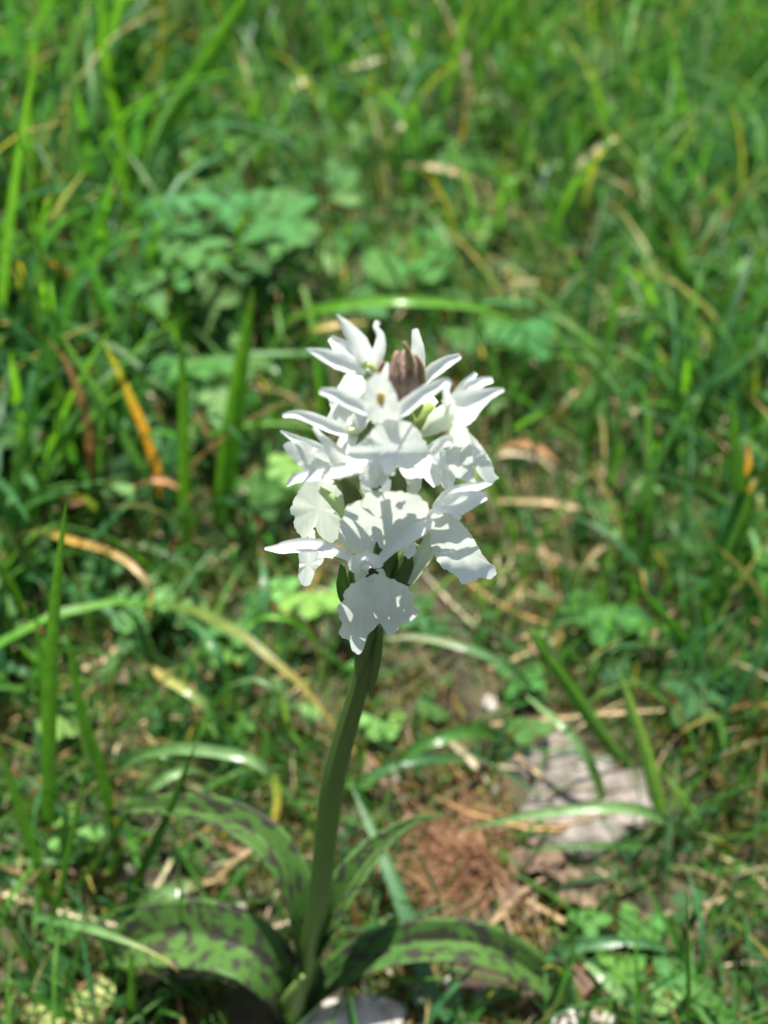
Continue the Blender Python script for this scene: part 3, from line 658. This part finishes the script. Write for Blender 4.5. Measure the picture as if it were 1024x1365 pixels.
B('long tan dead blade slanting between the upright backlit blades', 'tan', 9, [(330, 650), (285, 600), (262, 540)], dy=-.03)
B('slim yellow-green blade bowing left below the lowest left flower', 'lime', 10, [(430, 870, 2), (395, 830, 24), (355, 822, 28), (315, 840, 16)], 'h')
B('cream dead blade folded on the litter left of the stem', 'straw', 9, [(345, 660, 4), (322, 655, 16), (300, 672, 8)], 'h')
# right
B('pale glinting blade arching right from behind the stem top', 'palecream', 12, [(720, 930, 2), (674, 887, 18), (623, 864, 24), (556, 849, 22), (512, 852, 16)], 'h')
B('glossy bent blade with white glint above the limestone', 'pale', 15, [(806, 1072, 3), (787, 1020, 18), (756, 975, 26), (700, 926, 24)], 'h')
B('green blade arching left beside the orchid stem', 'green', 18, [(668, 985, 4), (640, 975, 16), (602, 980, 22), (551, 1000, 20), (500, 1038, 8)], 'h')
B('second green blade under the one arching beside the stem', 'blue', 13, [(620, 1010, 8), (560, 1012, 14), (500, 1030, 12), (462, 1060, 4)], 'h')
B('short cream dead blade right of the arching green blades', 'straw', 10, [(597, 984, 10), (625, 1010, 7), (652, 1045, 2)], 'h')
B('thin straw stalk lying level above the limestone', 'tan', 7, [(655, 964, 6), (735, 957, 9), (810, 950, 10), (897, 945, 5)], 'h', name='dry_stalk', cup=.6, prof=[.8, 1, 1, .7])
B('wide pale blade arching over the front of the limestone', 'pale', 15, [(925, 1125, 2), (900, 1104, 14), (869, 1085, 24), (815, 1076, 30), (705, 1086, 26), (612, 1107, 14)], 'h')
B('thin green blade level in front of the limestone', 'green', 8, [(870, 1128, 10), (780, 1128, 18), (690, 1133, 14)], 'h')
B('pale upright blade standing right behind the limestone', 'pale', 20, [(888, 1098), (868, 1030), (848, 964), (822, 886)], dy=.0)
B('slanting green blade over the cut-leaved herb', 'green', 14, [(955, 900), (889, 826), (845, 776)], dy=-.01)
B('broad green blade slanting down to the back of the limestone', 'green', 20, [(842, 1022), (807, 985), (756, 913), (700, 836)], dy=-.01)
B('thin dark upright blade alone on the moss at lower right', 'dark', 7, [(919, 1420), (918, 1320), (915, 1184)], cup=.45)
B('pale level blade over the clover-like herbs', 'blue', 16, [(715, 1280, 2), (787, 1258, 10), (859, 1257, 12), (908, 1272, 4)], 'h')
B('pale blade lying past the tip of the broad spotted leaf', 'pale', 20, [(895, 1375, 2), (833, 1331, 8), (800, 1300, 10), (776, 1280, 8)], 'h')
B('long blue-green blade passing beneath the spotted right leaf', 'blue', 22, [(612, 1385, 1), (568, 1303, 12), (540, 1215, 20), (502, 1120, 26), (470, 1050, 22)], 'h')
B('dark green blade standing under the broad spotted leaf', 'green', 20, [(612, 1375, 1), (607, 1330, 8), (602, 1290, 12)], 'h')
B('green blade arching out under the broad spotted leaf', 'green', 18, [(622, 1372, 1), (640, 1335, 9), (672, 1322, 9), (700, 1330, 5)], 'h')
B('small dark pointed grass spike by the broad leaf tip', 'dark', 9, [(776, 1372), (790, 1335), (810, 1302)], cup=.4)
B('thin dark stem in the foreground under the broad leaf', 'dark', 6, [(600, 1375, 4), (570, 1340, 12), (552, 1322, 12)], 'h', cup=.5)
B('orange dry blade upright at the right edge', 'orange', 13, [(990, 730), (993, 690), (997, 640), (998, 592)], dy=-.01)
B('pale bowed blade in the grass at the right', 'palecream', 12, [(972, 598, 2), (955, 560, 14), (927, 532, 20), (888, 511, 16)], 'h')
B('tan dead blade curving right of the spike', 'tan', 11, [(898, 590, 4), (848, 550, 16), (803, 531, 10)], 'h')
B('pale dead blade under the tan curving one', 'straw', 9, [(838, 555, 8), (865, 590, 8), (892, 625, 3)], 'h')
B('cream dead blade looping beside the right flowers', 'straw', 13, [(655, 625, 3), (668, 606, 14), (708, 605, 20), (742, 632, 10), (748, 660, 2)], 'h')
B('brown dead blade looping over the cream one', 'brown', 10, [(662, 600, 10), (700, 592, 22), (738, 610, 18), (752, 640, 6)], 'h')
B('long tan stalk lying level right of the spike', 'tan', 10, [(630, 668, 8), (724, 669, 12), (786, 681, 10), (850, 702, 3)], 'h', name='dry_stalk', cup=.5, prof=[.8, 1, 1, .7])
B('tan broken stalk below the long level stalk', 'tan', 9, [(765, 770, 3), (795, 735, 10), (815, 727, 8)], 'h', name='dry_stalk', cup=.5, prof=[.8, 1, .6])
B('cream curled dead blade in deep grass at the right', 'straw', 12, [(985, 500, 6), (960, 480, 16), (922, 470, 10)], 'h')
B('tan dead blade leaning in deep grass at the right', 'tan', 10, [(735, 560, 2), (752, 535, 10), (782, 505, 14)], 'h')
B('wide dark blade slanting through the upper right meadow', 'dark', 26, [(1005, 470), (985, 440), (937, 390), (862, 310)], dy=-.03)
B('long dark blade crossing low through the right grass', 'dark', 16, [(1010, 745), (970, 690), (930, 645), (832, 625)], dy=-.02)
B('wide shaded upright blade at the right edge', 'dark', 22, [(1012, 800), (985, 640), (975, 520)], dy=-.02)  # dark blade colour carries the shade of the right edge
B('cream dead stalk far back in the upper right', 'straw', 11, [(745, 240, 10), (780, 212, 20), (820, 185, 24)], 'h', name='dry_stalk', cup=.4, prof=[.8, 1, .7])
B('cream glinting dead blade far back at the top', 'straw', 13, [(624, 140, 10), (624, 105, 30), (620, 65, 40)], 'h')
B('tan dead blade arching behind the spike tip', 'tan', 13, [(655, 255, 6), (600, 228, 18), (535, 219, 12)], 'h')
B('short bright cream blade far behind the spike tip', 'straw', 16, [(520, 195, 14), (530, 178, 22), (540, 160, 26)], 'h')
B('orange-tan dead blade level behind the bluish herbs', 'paleorange', 15, [(335, 206, 14), (280, 215, 16), (215, 220, 8)], 'h')
B('cream dead blade far back above the bluish herbs', 'straw', 13, [(382, 125, 16), (400, 112, 22), (415, 100, 18)], 'h')
B('pale dead blade near the top of the meadow', 'straw', 13, [(450, 96, 18), (485, 86, 24), (512, 78, 18)], 'h')
B('tan dead blade low between spike tip and upper meadow', 'tan', 13, [(520, 350, 2), (540, 372, 8), (562, 400, 3)], 'h')
B('second tan dead blade bent behind the spike tip', 'tan', 12, [(640, 400, 4), (680, 380, 14), (725, 375, 8)], 'h')
B('pale glossy blade lying behind the left flowers', 'palecream', 12, [(345, 480, 10), (375, 498, 10), (405, 520, 4)], 'h')

# ================================================================== THE ORCHID
YS = .1235
STEM = [(393, 1362), (404, 1310), (418, 1240), (430, 1160), (438, 1090), (447, 1030), (463, 970), (481, 910), (494, 850), (503, 780), (508, 700), (514, 620), (524, 550), (533, 500)]
STEMD = [40, 34, 31, 30, 31, 33, 34, 35, 32, 27, 22, 18, 14, 8]
sx_, sy_ = np.array([p[0] for p in STEM], float), np.array([p[1] for p in STEM], float)
def sdepth(py): d = ray(500, py); return YS / d[1]
Pst = np.array([at_y(a, b, YS) for a, b in STEM]); base = Pst[0].copy(); base[2] = float(gz(base[0], base[1]))
Pst[0, 2] = base[2] - .004
orchid = tag(empty('orchid', base), 'white-flowered spotted orchid with leaning green stem growing from mossy ground', 'orchid')
Dst = [d * sdepth(p[1]) / FPX for d, p in zip(STEMD, STEM)]
V, F, U = tube(Pst, Dst, 48, 20, .085, 5)
# tube() takes widths by even parameter: the joints are about evenly spaced
sc = interp([(.22, .32, .10), (.14, .24, .05), (.085, .16, .034), (.08, .145, .032), (.066, .115, .028), (.055, .09, .024), (.06, .095, .028)], 48)
stem = mk('stem', V, F, M_stem, orchid, uv=U, col=np.vstack([np.repeat(sc, 20, 0), sc[:1], sc[-1:]]))

# --- leaves: (px, py, Y)
def oleaf(pts, W, hint, cup, roll, label, col0=(.070, .175, .032), col1=(.10, .21, .045)):
    P = np.array([at_y(*p) for p in pts]); dep = ((P - C0) @ FW).mean()
    V, F, U = ribbon(P, np.array(W) * dep / FPX, hint, cup * 1.7, 1.05, roll, 40, 12, .02, 1., .02)
    o = mk('leaf', V, F, M_spot, orchid, uv=U, col=colgrad([col0, col0, col1, col1], 40, 12), solid=.0005)
    o['label'] = label; return o
# V-folded channels: the midrib is the crease
oleaf([(402, 1318, .122), (404, 1265, .124), (393, 1195, .130), (366, 1138, .137), (318, 1100, .144), (250, 1080, .150), (190, 1077, .153), (138, 1087, .154)],
      [20, 27, 35, 43, 46, 41, 32, 20, 2], (.25, -.25, 1), .30, 0, 'raised narrow spotted leaf arching to the left')
oleaf([(388, 1352, .120), (372, 1310, .122), (335, 1270, .126), (275, 1250, .131), (205, 1250, .133), (128, 1288, .130)],
      [26, 50, 74, 87, 82, 55, 4], (.15, -.35, 1), .24, 0, 'broad spotted leaf drooping to the lower left')
oleaf([(425, 1270, .123), (448, 1215, .127), (480, 1162, .134), (515, 1122, .141), (552, 1096, .146), (592, 1085, .149)],
      [18, 32, 42, 38, 25, 9, 2], (-.2, -.3, 1), .42, 0, 'short folded leaf with dark bars pointing up right')
oleaf([(404, 1350, .119), (435, 1312, .122), (490, 1275, .127), (565, 1258, .131), (640, 1262, .130), (705, 1295, .127), (776, 1352, .1215)],
      [16, 33, 49, 53, 53, 50, 36, 3], (-.1, -.25, 1), .30, 0, 'broad spotted leaf stretching to the lower right')
V, F, U = ribbon([at_y(384, 1372, .118), at_y(389, 1350, .117), at_y(396, 1322, .1175), at_y(404, 1300, .119)], [.008, .0078, .0055, .0008], (0, -1, .5), -.30, 2, 0, 16, 8)
mk('sheath', V, F, M_stem, orchid, uv=U, col=(.15, .25, .06), solid=.0004)

# --- flowers
WH = (.86, .87, .86); WG = (.70, .76, .62); GRN = (.16, .24, .06); OLV = (.11, .16, .05)
def fp(px, py, off): return at_d(px, py, sdepth(py) + off * 1.5 / 1000.)
def sepal(fl, pts, W, d0, d1, cup=.18, name='sepal', c=WH, c1=None, roll=0., mat=None, solid=0., cren=.03):
    """pts px root->tip; d0,d1 = depth (mm) against the stem axis at root and tip (minus = towards the viewer)"""
    n = len(pts) - 1
    P = np.array([fp(p[0], p[1], (p[2] if len(p) > 2 else d0 + (d1 - d0) * i / n)) for i, p in enumerate(pts)])
    V, F, U = ribbon(P, np.array(W) * sdepth(pts[0][1]) / FPX, nrm(C0 - P.mean(0)), cup, 2, roll, 16, 6, .03, random.uniform(0, 6), cren)
    return mk(name, V, F, mat or M_petal, fl, uv=U, col=colgrad([c, c1 or c, c1 or c], 16, 6), solid=solid)
def sheet(fl, out, cen, off, slope=0., conv=0., rip=.25, name='lip', c=WH, flare=None, nr=9, seed=0, tilt=0.):
    """lobed sheet inside the outline; off = depth at its centre (mm), slope = mm deeper per 100 px downwards, tilt = per 100 px to the right,
    conv = mm by which the rim falls back, flare = function(py) giving extra depth"""
    O = cat(np.vstack([out, out[:1]]), 130)[:-1]; n = len(O); cen = np.array(cen, float); V, U = [], []
    ph = seed * 1.7; sz = np.abs(O - cen).max()
    for k in range(nr + 1):
        t = k / nr
        for i in range(n):
            th = math.atan2(O[i][1] - cen[1], O[i][0] - cen[0])
            e = 1 + (.016 * math.sin(17 * th + ph) + .014 * math.sin(29 * th + 2 * ph) + .016 * abs(math.sin(21 * th + 3 * ph)) - .01) * (k == nr)
            q = cen + (O[i] - cen) * t * e; dx, dyy = q - cen
            d = off + slope * dyy / 100 + tilt * dx / 100 + conv * (dx / sz) ** 2 + rip * .55 * t * t * (math.sin(5 * th + ph) + .5 * math.sin(9 * th + 2.1 * ph)) - .35 * math.exp(-(dx / (sz * .16)) ** 2) * (conv > 0)
            if flare: d += flare(q[1])
            V.append(fp(q[0], q[1], d)); U.append(((q[1] - cen[1]) / sz * .5 + .5, .5 + (q[0] - cen[0]) / sz * .5 * (1.3 - .3 * t)))
    F = [(k * n + i, k * n + (i + 1) % n, (k + 1) * n + (i + 1) % n, (k + 1) * n + i) for k in range(1, nr) for i in range(n)]
    F += [(0, n + i, n + (i + 1) % n)[::-1] for i in range(n)]
    Va = np.array(V); Va[1:n] = Va[0]
    return mk(name, Va, F, M_petal, fl, uv=np.array(U), col=c)
def blob(par, px, py, off, rx, ry, rz, mat, name, c=None, nu=14, nv=9):
    p = fp(px, py, off); s = sdepth(py) / FPX; V = []
    for j in range(nv + 1):
        for i in range(nu):
            a, b = 2 * math.pi * i / nu, math.pi * j / nv; wob = 1 + .08 * math.sin(3 * a + px)
            V.append(p + RT * rx * s * math.sin(b) * math.cos(a) * wob + UP * ry * s * math.cos(b) + FW * rz / 1000 * math.sin(b) * math.sin(a))
    F = [(j * nu + i, j * nu + (i + 1) % nu, (j + 1) * nu + (i + 1) % nu, (j + 1) * nu + i) for j in range(nv) for i in range(nu)]
    return mk(name, V, F, mat, par, col=c if c is not None else (.5, .5, .5))
def flower(px, py, off, apy, label=None, c0=OLV, c1=WG, w=(15, 13)):
    """the ovary tube from the stem axis (row apy) to the flower centre; petals hang on it"""
    ax = float(np.interp(apy, sy_[::-1], sx_[::-1]))
    a, b = fp(ax, apy, 0), fp(px, py, off); m = (a + b) / 2 + UP * .0005
    V, F, U = tube([a, m, b], [w[0] * sdepth(py) / FPX, w[0] * sdepth(py) / FPX, w[1] * sdepth(py) / FPX], 10, 10, .08, 3)
    cc = interp([c0, c0, c1], 10); cc = np.vstack([np.repeat(cc, 10, 0), cc[:1], cc[-1:]])
    o = mk('flower', V, F, M_stem, orchid, uv=U, col=cc)
    if label: o['label'] = label
    return o

# F1 top left, turned away
f = flower(492, 492, 1, 520, 'topmost flower, turned away to the upper left', w=(9, 9))
sepal(f, [(493, 492), (482, 466), (468, 443), (449, 419)], [12, 24, 26, 16, 2], 1, -2)
sepal(f, [(497, 490), (506, 465), (507, 447), (501, 436), (505, 428)], [14, 18, 17, 12, 7, 8], 2, 0)
sepal(f, [(488, 494), (462, 485), (435, 474), (409, 465)], [12, 21, 23, 16, 2], 0, -3)
sepal(f, [(490, 492), (463, 470), (440, 450)], [12, 28, 26, 9], 3, 4, name='petal')
sepal(f, [(497, 496), (503, 484), (510, 474)], [12, 13, 5], 3, 3, name='petal')
sepal(f, [(512, 508), (514, 496), (517, 483)], [10, 9, 3], -3, -4, name='petal')
sepal(f, [(482, 490), (492, 486), (504, 497)], [7, 10, 5], -1.2, -1.2, name='column', c=(.45, .55, .22), cup=-.3)
# F2 left upper
f = flower(470, 574, -1, 600, 'upper left flower with its hood open upwards', w=(11, 13))
sheet(f, [(462, 497), (452, 513), (447, 524), (438, 531), (441, 545), (437, 556), (441, 564), (455, 569), (470, 562), (484, 552), (494, 540), (492, 515), (480, 500)], (467, 535), 2, 2, -1.5, .3, 'petal', seed=1)
sheet(f, [(468, 500), (455, 516), (452, 540), (456, 560), (470, 562), (484, 550), (490, 525), (482, 506)], (470, 532), .6, 3, 2.0, .2, 'petal', seed=5)
sepal(f, [(464, 577), (440, 568), (412, 556), (393, 552), (377, 554)], [11, 16, 17, 15, 11, 5], -2, -6, .22)
sepal(f, [(468, 572), (480, 560), (494, 552)], [16, 26, 24, 8], -1.5, -3, name='petal')
sepal(f, [(473, 572), (462, 590), (457, 618)], [20, 24, 23, 12], -1, -4, name='lip', c=WG, c1=WH)
blob(f, 472, 573, -1.8, 10, 5, 1.2, M_stem, 'column', (.55, .60, .36))
# F6 left middle
f = flower(448, 622, -3, 655, 'left middle flower with drooping lip seen from the back', w=(12, 12))
sepal(f, [(450, 616), (420, 597), (396, 586), (374, 574)], [16, 18, 15, 10, 2], -3, -4)
sheet(f, [(448, 616), (425, 599), (398, 588), (382, 590), (378, 597), (386, 607), (398, 620), (415, 626), (440, 626)], (412, 607), -4.2, 0, 1.2, .15, 'petal', seed=2)
sepal(f, [(456, 618), (441, 596), (426, 580), (418, 569)], [26, 21, 13, 8, 6], -4, -6)
sepal(f, [(474, 622), (445, 628), (415, 632), (395, 637), (382, 647)], [14, 17, 18, 17, 13, 4], -6, -6.5)
sepal(f, [(470, 630), (450, 634), (430, 634), (445, 640)], [8, 9, 9, 8], -6, -7, name='petal')
sheet(f, [(408, 640), (428, 637), (450, 650), (459, 666), (458, 690), (452, 716), (441, 723), (428, 716), (420, 703), (415, 710), (405, 719), (396, 708), (391, 698), (394, 690), (387, 683), (393, 664)], (426, 678), -2, 4, 2.5, .5, 'lip', c=(.74, .77, .70), seed=3)
sepal(f, [(426, 652), (445, 668), (460, 690)], [7, 13, 15, 12], -4.5, -4, name='spur', c=(.42, .55, .25), cup=-.35)
# F10 left lower, behind
f = flower(425, 735, 5, 760, 'half hidden flower behind, low on the left', w=(11, 10))
sheet(f, [(397, 733), (412, 728), (428, 733), (431, 748), (421, 760), (414, 778), (405, 781), (398, 770), (399, 750)], (412, 752), 6, 4, 2, .4, 'lip', seed=4)
sepal(f, [(425, 735), (436, 735), (446, 740)], [18, 18, 10], 4, 3, name='petal')
sepal(f, [(420, 732), (416, 718), (418, 706)], [12, 12, 5], 3, 1, name='petal')
# F5 behind the bud
f = flower(556, 505, 6, 545, 'half hidden flower behind the dark buds', w=(9, 9))
sepal(f, [(554, 505), (557, 470), (555, 450), (553, 438)], [20, 24, 21, 15, 9], 9, 8)
sepal(f, [(548, 500), (541, 480), (545, 466)], [12, 12, 5], 7, 6, name='petal')
sepal(f, [(558, 512), (575, 496), (595, 483), (614, 474)], [15, 18, 20, 16, 8], 4, 3)
sepal(f, [(546, 566), (556, 546), (578, 528)], [7, 12, 24, 20], 0, 2, name='petal')
# F11 behind right of centre
f = flower(575, 602, 4, 640, 'half hidden flower behind the central lips', w=(12, 12))
sepal(f, [(578, 600), (574, 625), (582, 648)], [16, 26, 24, 9], 2, 0, name='lip')
sepal(f, [(586, 600), (594, 628), (598, 652)], [16, 28, 26, 10], 3, 2, name='lip')
sepal(f, [(548, 622), (551, 645), (547, 664)], [20, 24, 22, 12], -1, -2, name='spur', c=(.66, .70, .58), cup=-.3)
sepal(f, [(570, 602), (588, 590), (604, 586)], [12, 14, 13, 6], 0, -1, name='petal')
# F4 right
f = flower(602, 552, -2, 600, 'right-facing flower at the upper right with two-lobed lip', w=(13, 14))
sepal(f, [(601, 540), (617, 516), (635, 497)], [12, 14, 12, 6], 0, 1)
sepal(f, [(602, 542), (622, 520), (642, 509), (657, 506)], [14, 17, 16, 14, 8], -1, -1)
sepal(f, [(596, 548), (628, 536), (652, 525), (672, 519)], [30, 38, 32, 15, 5], -3, -5)
sepal(f, [(606, 562), (624, 552), (641, 535)], [20, 24, 20, 6], -2, -2, name='petal')
sepal(f, [(600, 545), (595, 522), (600, 508)], [13, 11, 9, 6], -3, -4, name='petal')
sepal(f, [(605, 553), (584, 562), (560, 580)], [34, 34, 28, 14], -5, -2, name='hood', c=WG, cup=-.3)
sheet(f, [(606, 562), (618, 566), (624, 575), (628, 592), (630, 612), (631, 632), (634, 643), (620, 641), (607, 635), (598, 622), (593, 607), (597, 592), (600, 576)], (613, 605), -5.5, 4.5, 1.8, .3, 'lip', seed=6)
sheet(f, [(616, 568), (628, 579), (640, 592), (649, 605), (656, 618), (660, 631), (665, 637), (659, 641), (657, 646), (646, 641), (637, 630), (630, 615), (622, 592)], (638, 612), -3.5, 1, -1.0, .35, 'lip', seed=7)
sepal(f, [(575, 604), (590, 590), (604, 584)], [8, 12, 14, 12], -6, -7, name='petal')
# F3 central top
f = flower(510, 556, -7, 590, 'central upper flower with yellow column and wide bright lip', w=(13, 14))
sheet(f, [(488, 510), (497, 500), (508, 497), (517, 505), (526, 521), (533, 542), (535, 556), (525, 565), (510, 567), (497, 563), (488, 550), (486, 530)], (509, 533), -10.5, 2, 4.0, .15, 'hood', seed=8)
blob(f, 508, 531, -11.0, 5, 9, 1.0, M_yellow, 'column')
sepal(f, [(494, 549), (465, 534), (445, 525), (426, 521)], [12, 17, 17, 15, 7], -8, -10, .22)
sepal(f, [(528, 553), (555, 531), (578, 517), (594, 509), (601, 514)], [12, 19, 18, 17, 13, 8], -8, -9, .22)
sheet(f, [(503, 560), (495, 575), (480, 590), (466, 600), (461, 613), (463, 626), (471, 632), (484, 627), (493, 617), (503, 613), (509, 622), (515, 633), (525, 632), (530, 621), (535, 625), (538, 634), (547, 637), (561, 636), (572, 628), (575, 614), (571, 598), (564, 584), (556, 571), (543, 562), (523, 559)],
      (518, 596), -9.5, 1.5, 3.0, .45, 'lip', seed=9, flare=lambda y: -5.5 * max(0, (y - 604) / 32) ** 1.5)
# F7 centre
f = flower(500, 646, -6, 690, 'central flower with wide shaded lip', w=(14, 14))
sheet(f, [(482, 627), (489, 616), (500, 612), (512, 617), (518, 630), (516, 643), (508, 649), (495, 651), (484, 646), (479, 636)], (498, 632), -11.0, -2, 3.5, .2, 'hood', seed=10)
blob(f, 500, 650, -10.2, 6, 3.5, .6, M_cavity, 'throat_shade'); blob(f, 506, 648, -10.6, 3, 3.5, .5, M_cavity, 'throat_shade')
sepal(f, [(496, 648), (489, 634), (497, 617)], [8, 14, 13, 5], -11.6, -12, name='petal')
sepal(f, [(505, 646), (511, 632), (503, 618)], [8, 12, 11, 4], -11.3, -12, name='petal')
sepal(f, [(484, 640), (488, 652), (495, 662)], [9, 12, 10], -8, -8, name='petal')
sepal(f, [(517, 638), (514, 652), (508, 662)], [9, 12, 10], -8, -8, name='petal')
sheet(f, [(488, 654), (483, 666), (466, 671), (458, 685), (452, 705), (451, 720), (460, 730), (472, 736), (486, 737), (496, 734), (502, 722), (507, 731), (516, 728), (526, 719), (545, 713), (556, 702), (568, 691), (571, 676), (563, 664), (548, 658), (530, 655), (510, 656), (500, 653)],
      (511, 692), -8.5, 5.4, 1.6, .35, 'lip', seed=11)
# F8 right lower
f = flower(585, 682, -3, 735, 'lower right flower with hanging lip and long spur', w=(13, 13))
sepal(f, [(583, 676), (602, 658), (628, 650), (655, 643)], [14, 18, 16, 13, 6], -2, -2)
sepal(f, [(582, 684), (610, 672), (634, 664), (649, 661)], [22, 32, 30, 22, 10], -4, -5)
sepal(f, [(566, 694), (585, 682), (600, 681), (614, 692)], [10, 14, 15, 12, 5], -6, -7, name='petal')
sheet(f, [(578, 688), (597, 684), (612, 694), (626, 710), (636, 726), (646, 743), (654, 752), (661, 756), (662, 764), (655, 771), (640, 771), (627, 776), (618, 779), (610, 770), (602, 763), (590, 757), (580, 742), (575, 728), (573, 708)], (610, 730), -5, 5.4, 1.6, .4, 'lip', seed=12, flare=lambda y: -2.2 * max(0, (y - 748) / 25) ** 1.5)
sepal(f, [(584, 706), (564, 742), (543, 778)], [16, 22, 24, 15], -4, -3, name='spur', c=(.60, .66, .46), cup=-.35)
# F9 lowest
f = flower(488, 756, -6, 800, 'lowest flower with long side sepals and three-lobed lip', w=(15, 14))
sheet(f, [(464, 753), (470, 743), (480, 737), (490, 734), (500, 739), (507, 748), (509, 756), (499, 758), (488, 753), (480, 762), (471, 764)], (486, 748), -10.5, -2, 3.0, .3, 'hood', seed=13)
blob(f, 496, 762, -9.9, 4.5, 5, .6, M_cavity, 'throat_shade'); blob(f, 491, 770, -9.7, 3, 4.5, .5, M_cavity, 'throat_shade'); blob(f, 503, 764, -9.9, 2, 2.5, .4, M_cavity, 'throat_shade')
sepal(f, [(472, 760), (474, 748), (488, 741)], [9, 15, 13, 5], -11.3, -12, name='petal')
sepal(f, [(508, 755), (500, 746), (486, 742)], [6, 14, 12, 5], -11.5, -12, name='petal')
sepal(f, [(474, 748), (450, 735), (425, 727), (395, 727), (372, 731), (353, 731)], [11, 12, 14, 18, 15, 3], -8, -9)
sepal(f, [(502, 752), (525, 728), (550, 711), (578, 694)], [9, 13, 17, 19, 10], -8, -10)
sepal(f, [(540, 722), (548, 732), (541, 742)], [10, 14, 9], -7, -7, name='petal')
sepal(f, [(480, 758), (480, 770), (486, 782)], [11, 14, 12], -8, -8, name='petal', c=(.72, .72, .62))
sepal(f, [(506, 758), (508, 770), (500, 782)], [9, 13, 12], -8, -8, name='petal')
sheet(f, [(480, 773), (467, 780), (459, 790), (457, 801), (449, 811), (452, 821), (456, 829), (452, 845), (462, 852), (468, 861), (472, 869), (479, 872), (485, 865), (486, 854), (492, 845), (500, 837), (507, 831), (512, 839), (518, 847), (528, 842), (535, 833), (548, 828), (558, 818), (553, 807), (551, 795), (544, 783), (530, 775), (515, 769), (502, 765), (490, 769)],
      (501, 806), -8.5, 6.4, 1.6, .4, 'lip', seed=14)

# back of the spike
for (bx_, by_, sd_) in ((535, 615, 21), (500, 690, 22)):
    f = flower(bx_, by_, 7, by_ + 45, 'flower on the far side of the spike', w=(11, 11))
    sheet(f, [(bx_ - 8, by_), (bx_ - 20, by_ + 14), (bx_ - 22, by_ + 28), (bx_ - 10, by_ + 36), (bx_ - 3, by_ + 32), (bx_ + 4, by_ + 40), (bx_ + 12, by_ + 34), (bx_ + 20, by_ + 28), (bx_ + 20, by_ + 14), (bx_ + 8, by_)], (bx_, by_ + 18), 10, -3, -2, .4, 'lip', seed=sd_)
    sepal(f, [(bx_ - 4, by_), (bx_ - 12, by_ - 14), (bx_ - 22, by_ - 20)], [10, 16, 13, 4], 8, 12)
    sepal(f, [(bx_ + 4, by_), (bx_ + 12, by_ - 14), (bx_ + 22, by_ - 20)], [10, 16, 13, 4], 8, 12)
    sepal(f, [(bx_, by_), (bx_, by_ - 14), (bx_ + 2, by_ - 24)], [12, 20, 18, 5], 8, 11, name='hood')
# --- buds and bracts
def bud(px, py, off, w, h, tipx, seed):
    P = [fp(px, py + h / 2, off), fp(px, py, off - .5), fp(px + tipx * .5, py - h * .3, off - .2), fp(px + tipx, py - h / 2, off)]
    s = sdepth(py) / FPX
    V, F, U = tube(P, [w * .5 * s, w * .9 * s, w * s, w * .75 * s, w * .12 * s], 14, 12, .07, 4)
    return mk('bud', V, F, M_bud, orchid, uv=U)
bud(528, 502, -2.2, 25, 62, 2, 0); bud(547, 502, -1.9, 24, 56, -1, 1); bud(538, 497, 0, 26, 62, 1, 2); bud(557, 504, .5, 14, 48, -4, 3); bud(538, 508, -2.8, 13, 50, -1, 4)
def bract(pts, W, d0, d1, c, cup=.25, mat=None): return sepal(orchid, pts, W, d0, d1, cup, 'bract', c, None, 0., mat or M_stem, .0004, 0)
PUR = (.16, .075, .07)
bract([(546, 500), (546, 478), (539, 456)], [12, 9, 2], -3, -3, PUR); bract([(562, 510), (561, 488), (554, 473)], [9, 7, 2], -2.5, -2, PUR)
bract([(503, 508), (506, 496), (511, 482)], [9, 8, 2], -2, -2, PUR); bract([(532, 500), (528, 482), (530, 468)], [10, 9, 3], -5, -4, (.24, .15, .13))
bract([(520, 590), (537, 560), (555, 529)], [14, 16, 12, 2], -3, -2, (.12, .17, .055))
bract([(538, 580), (556, 558), (579, 541)], [20, 28, 26, 10], -2, -1, (.20, .27, .07), -.3)
bract([(487, 600), (490, 575), (497, 545)], [18, 20, 16, 6], -2, -2, (.12, .15, .06))
bract([(478, 690), (466, 660), (452, 638)], [22, 26, 22, 8], -1, -1, (.075, .10, .03), -.3)
bract([(468, 812), (458, 785), (456, 752)], [12, 17, 15, 4], 0, -1, (.036, .066, .02))
bract([(480, 800), (474, 775), (468, 752)], [16, 20, 16, 5], -2, -2, (.045, .078, .022))
bract([(508, 815), (528, 775), (556, 726)], [24, 30, 28, 12], -1, -1, (.050, .085, .026), -.3)
bract([(520, 800), (538, 770), (548, 742)], [16, 22, 18, 4], -2.5, -3, (.045, .078, .022), -.2)
bract([(493, 928), (501, 885), (509, 836)], [2, 10, 11, 9, 3], -1.5, -2., (.06, .10, .03), -.2)
bract([(478, 912), (484, 870), (492, 830)], [3, 16, 20, 18, 6], -1.6, -2.6, (.06, .10, .03), -.3)
bract([(508, 790), (516, 750), (514, 712)], [20, 26, 26, 12], -.6, -1, (.05, .08, .025), -.3)
bract([(530, 690), (529, 660), (528, 625)], [22, 26, 24, 8], -1.5, -2, (.07, .095, .03), -.3)
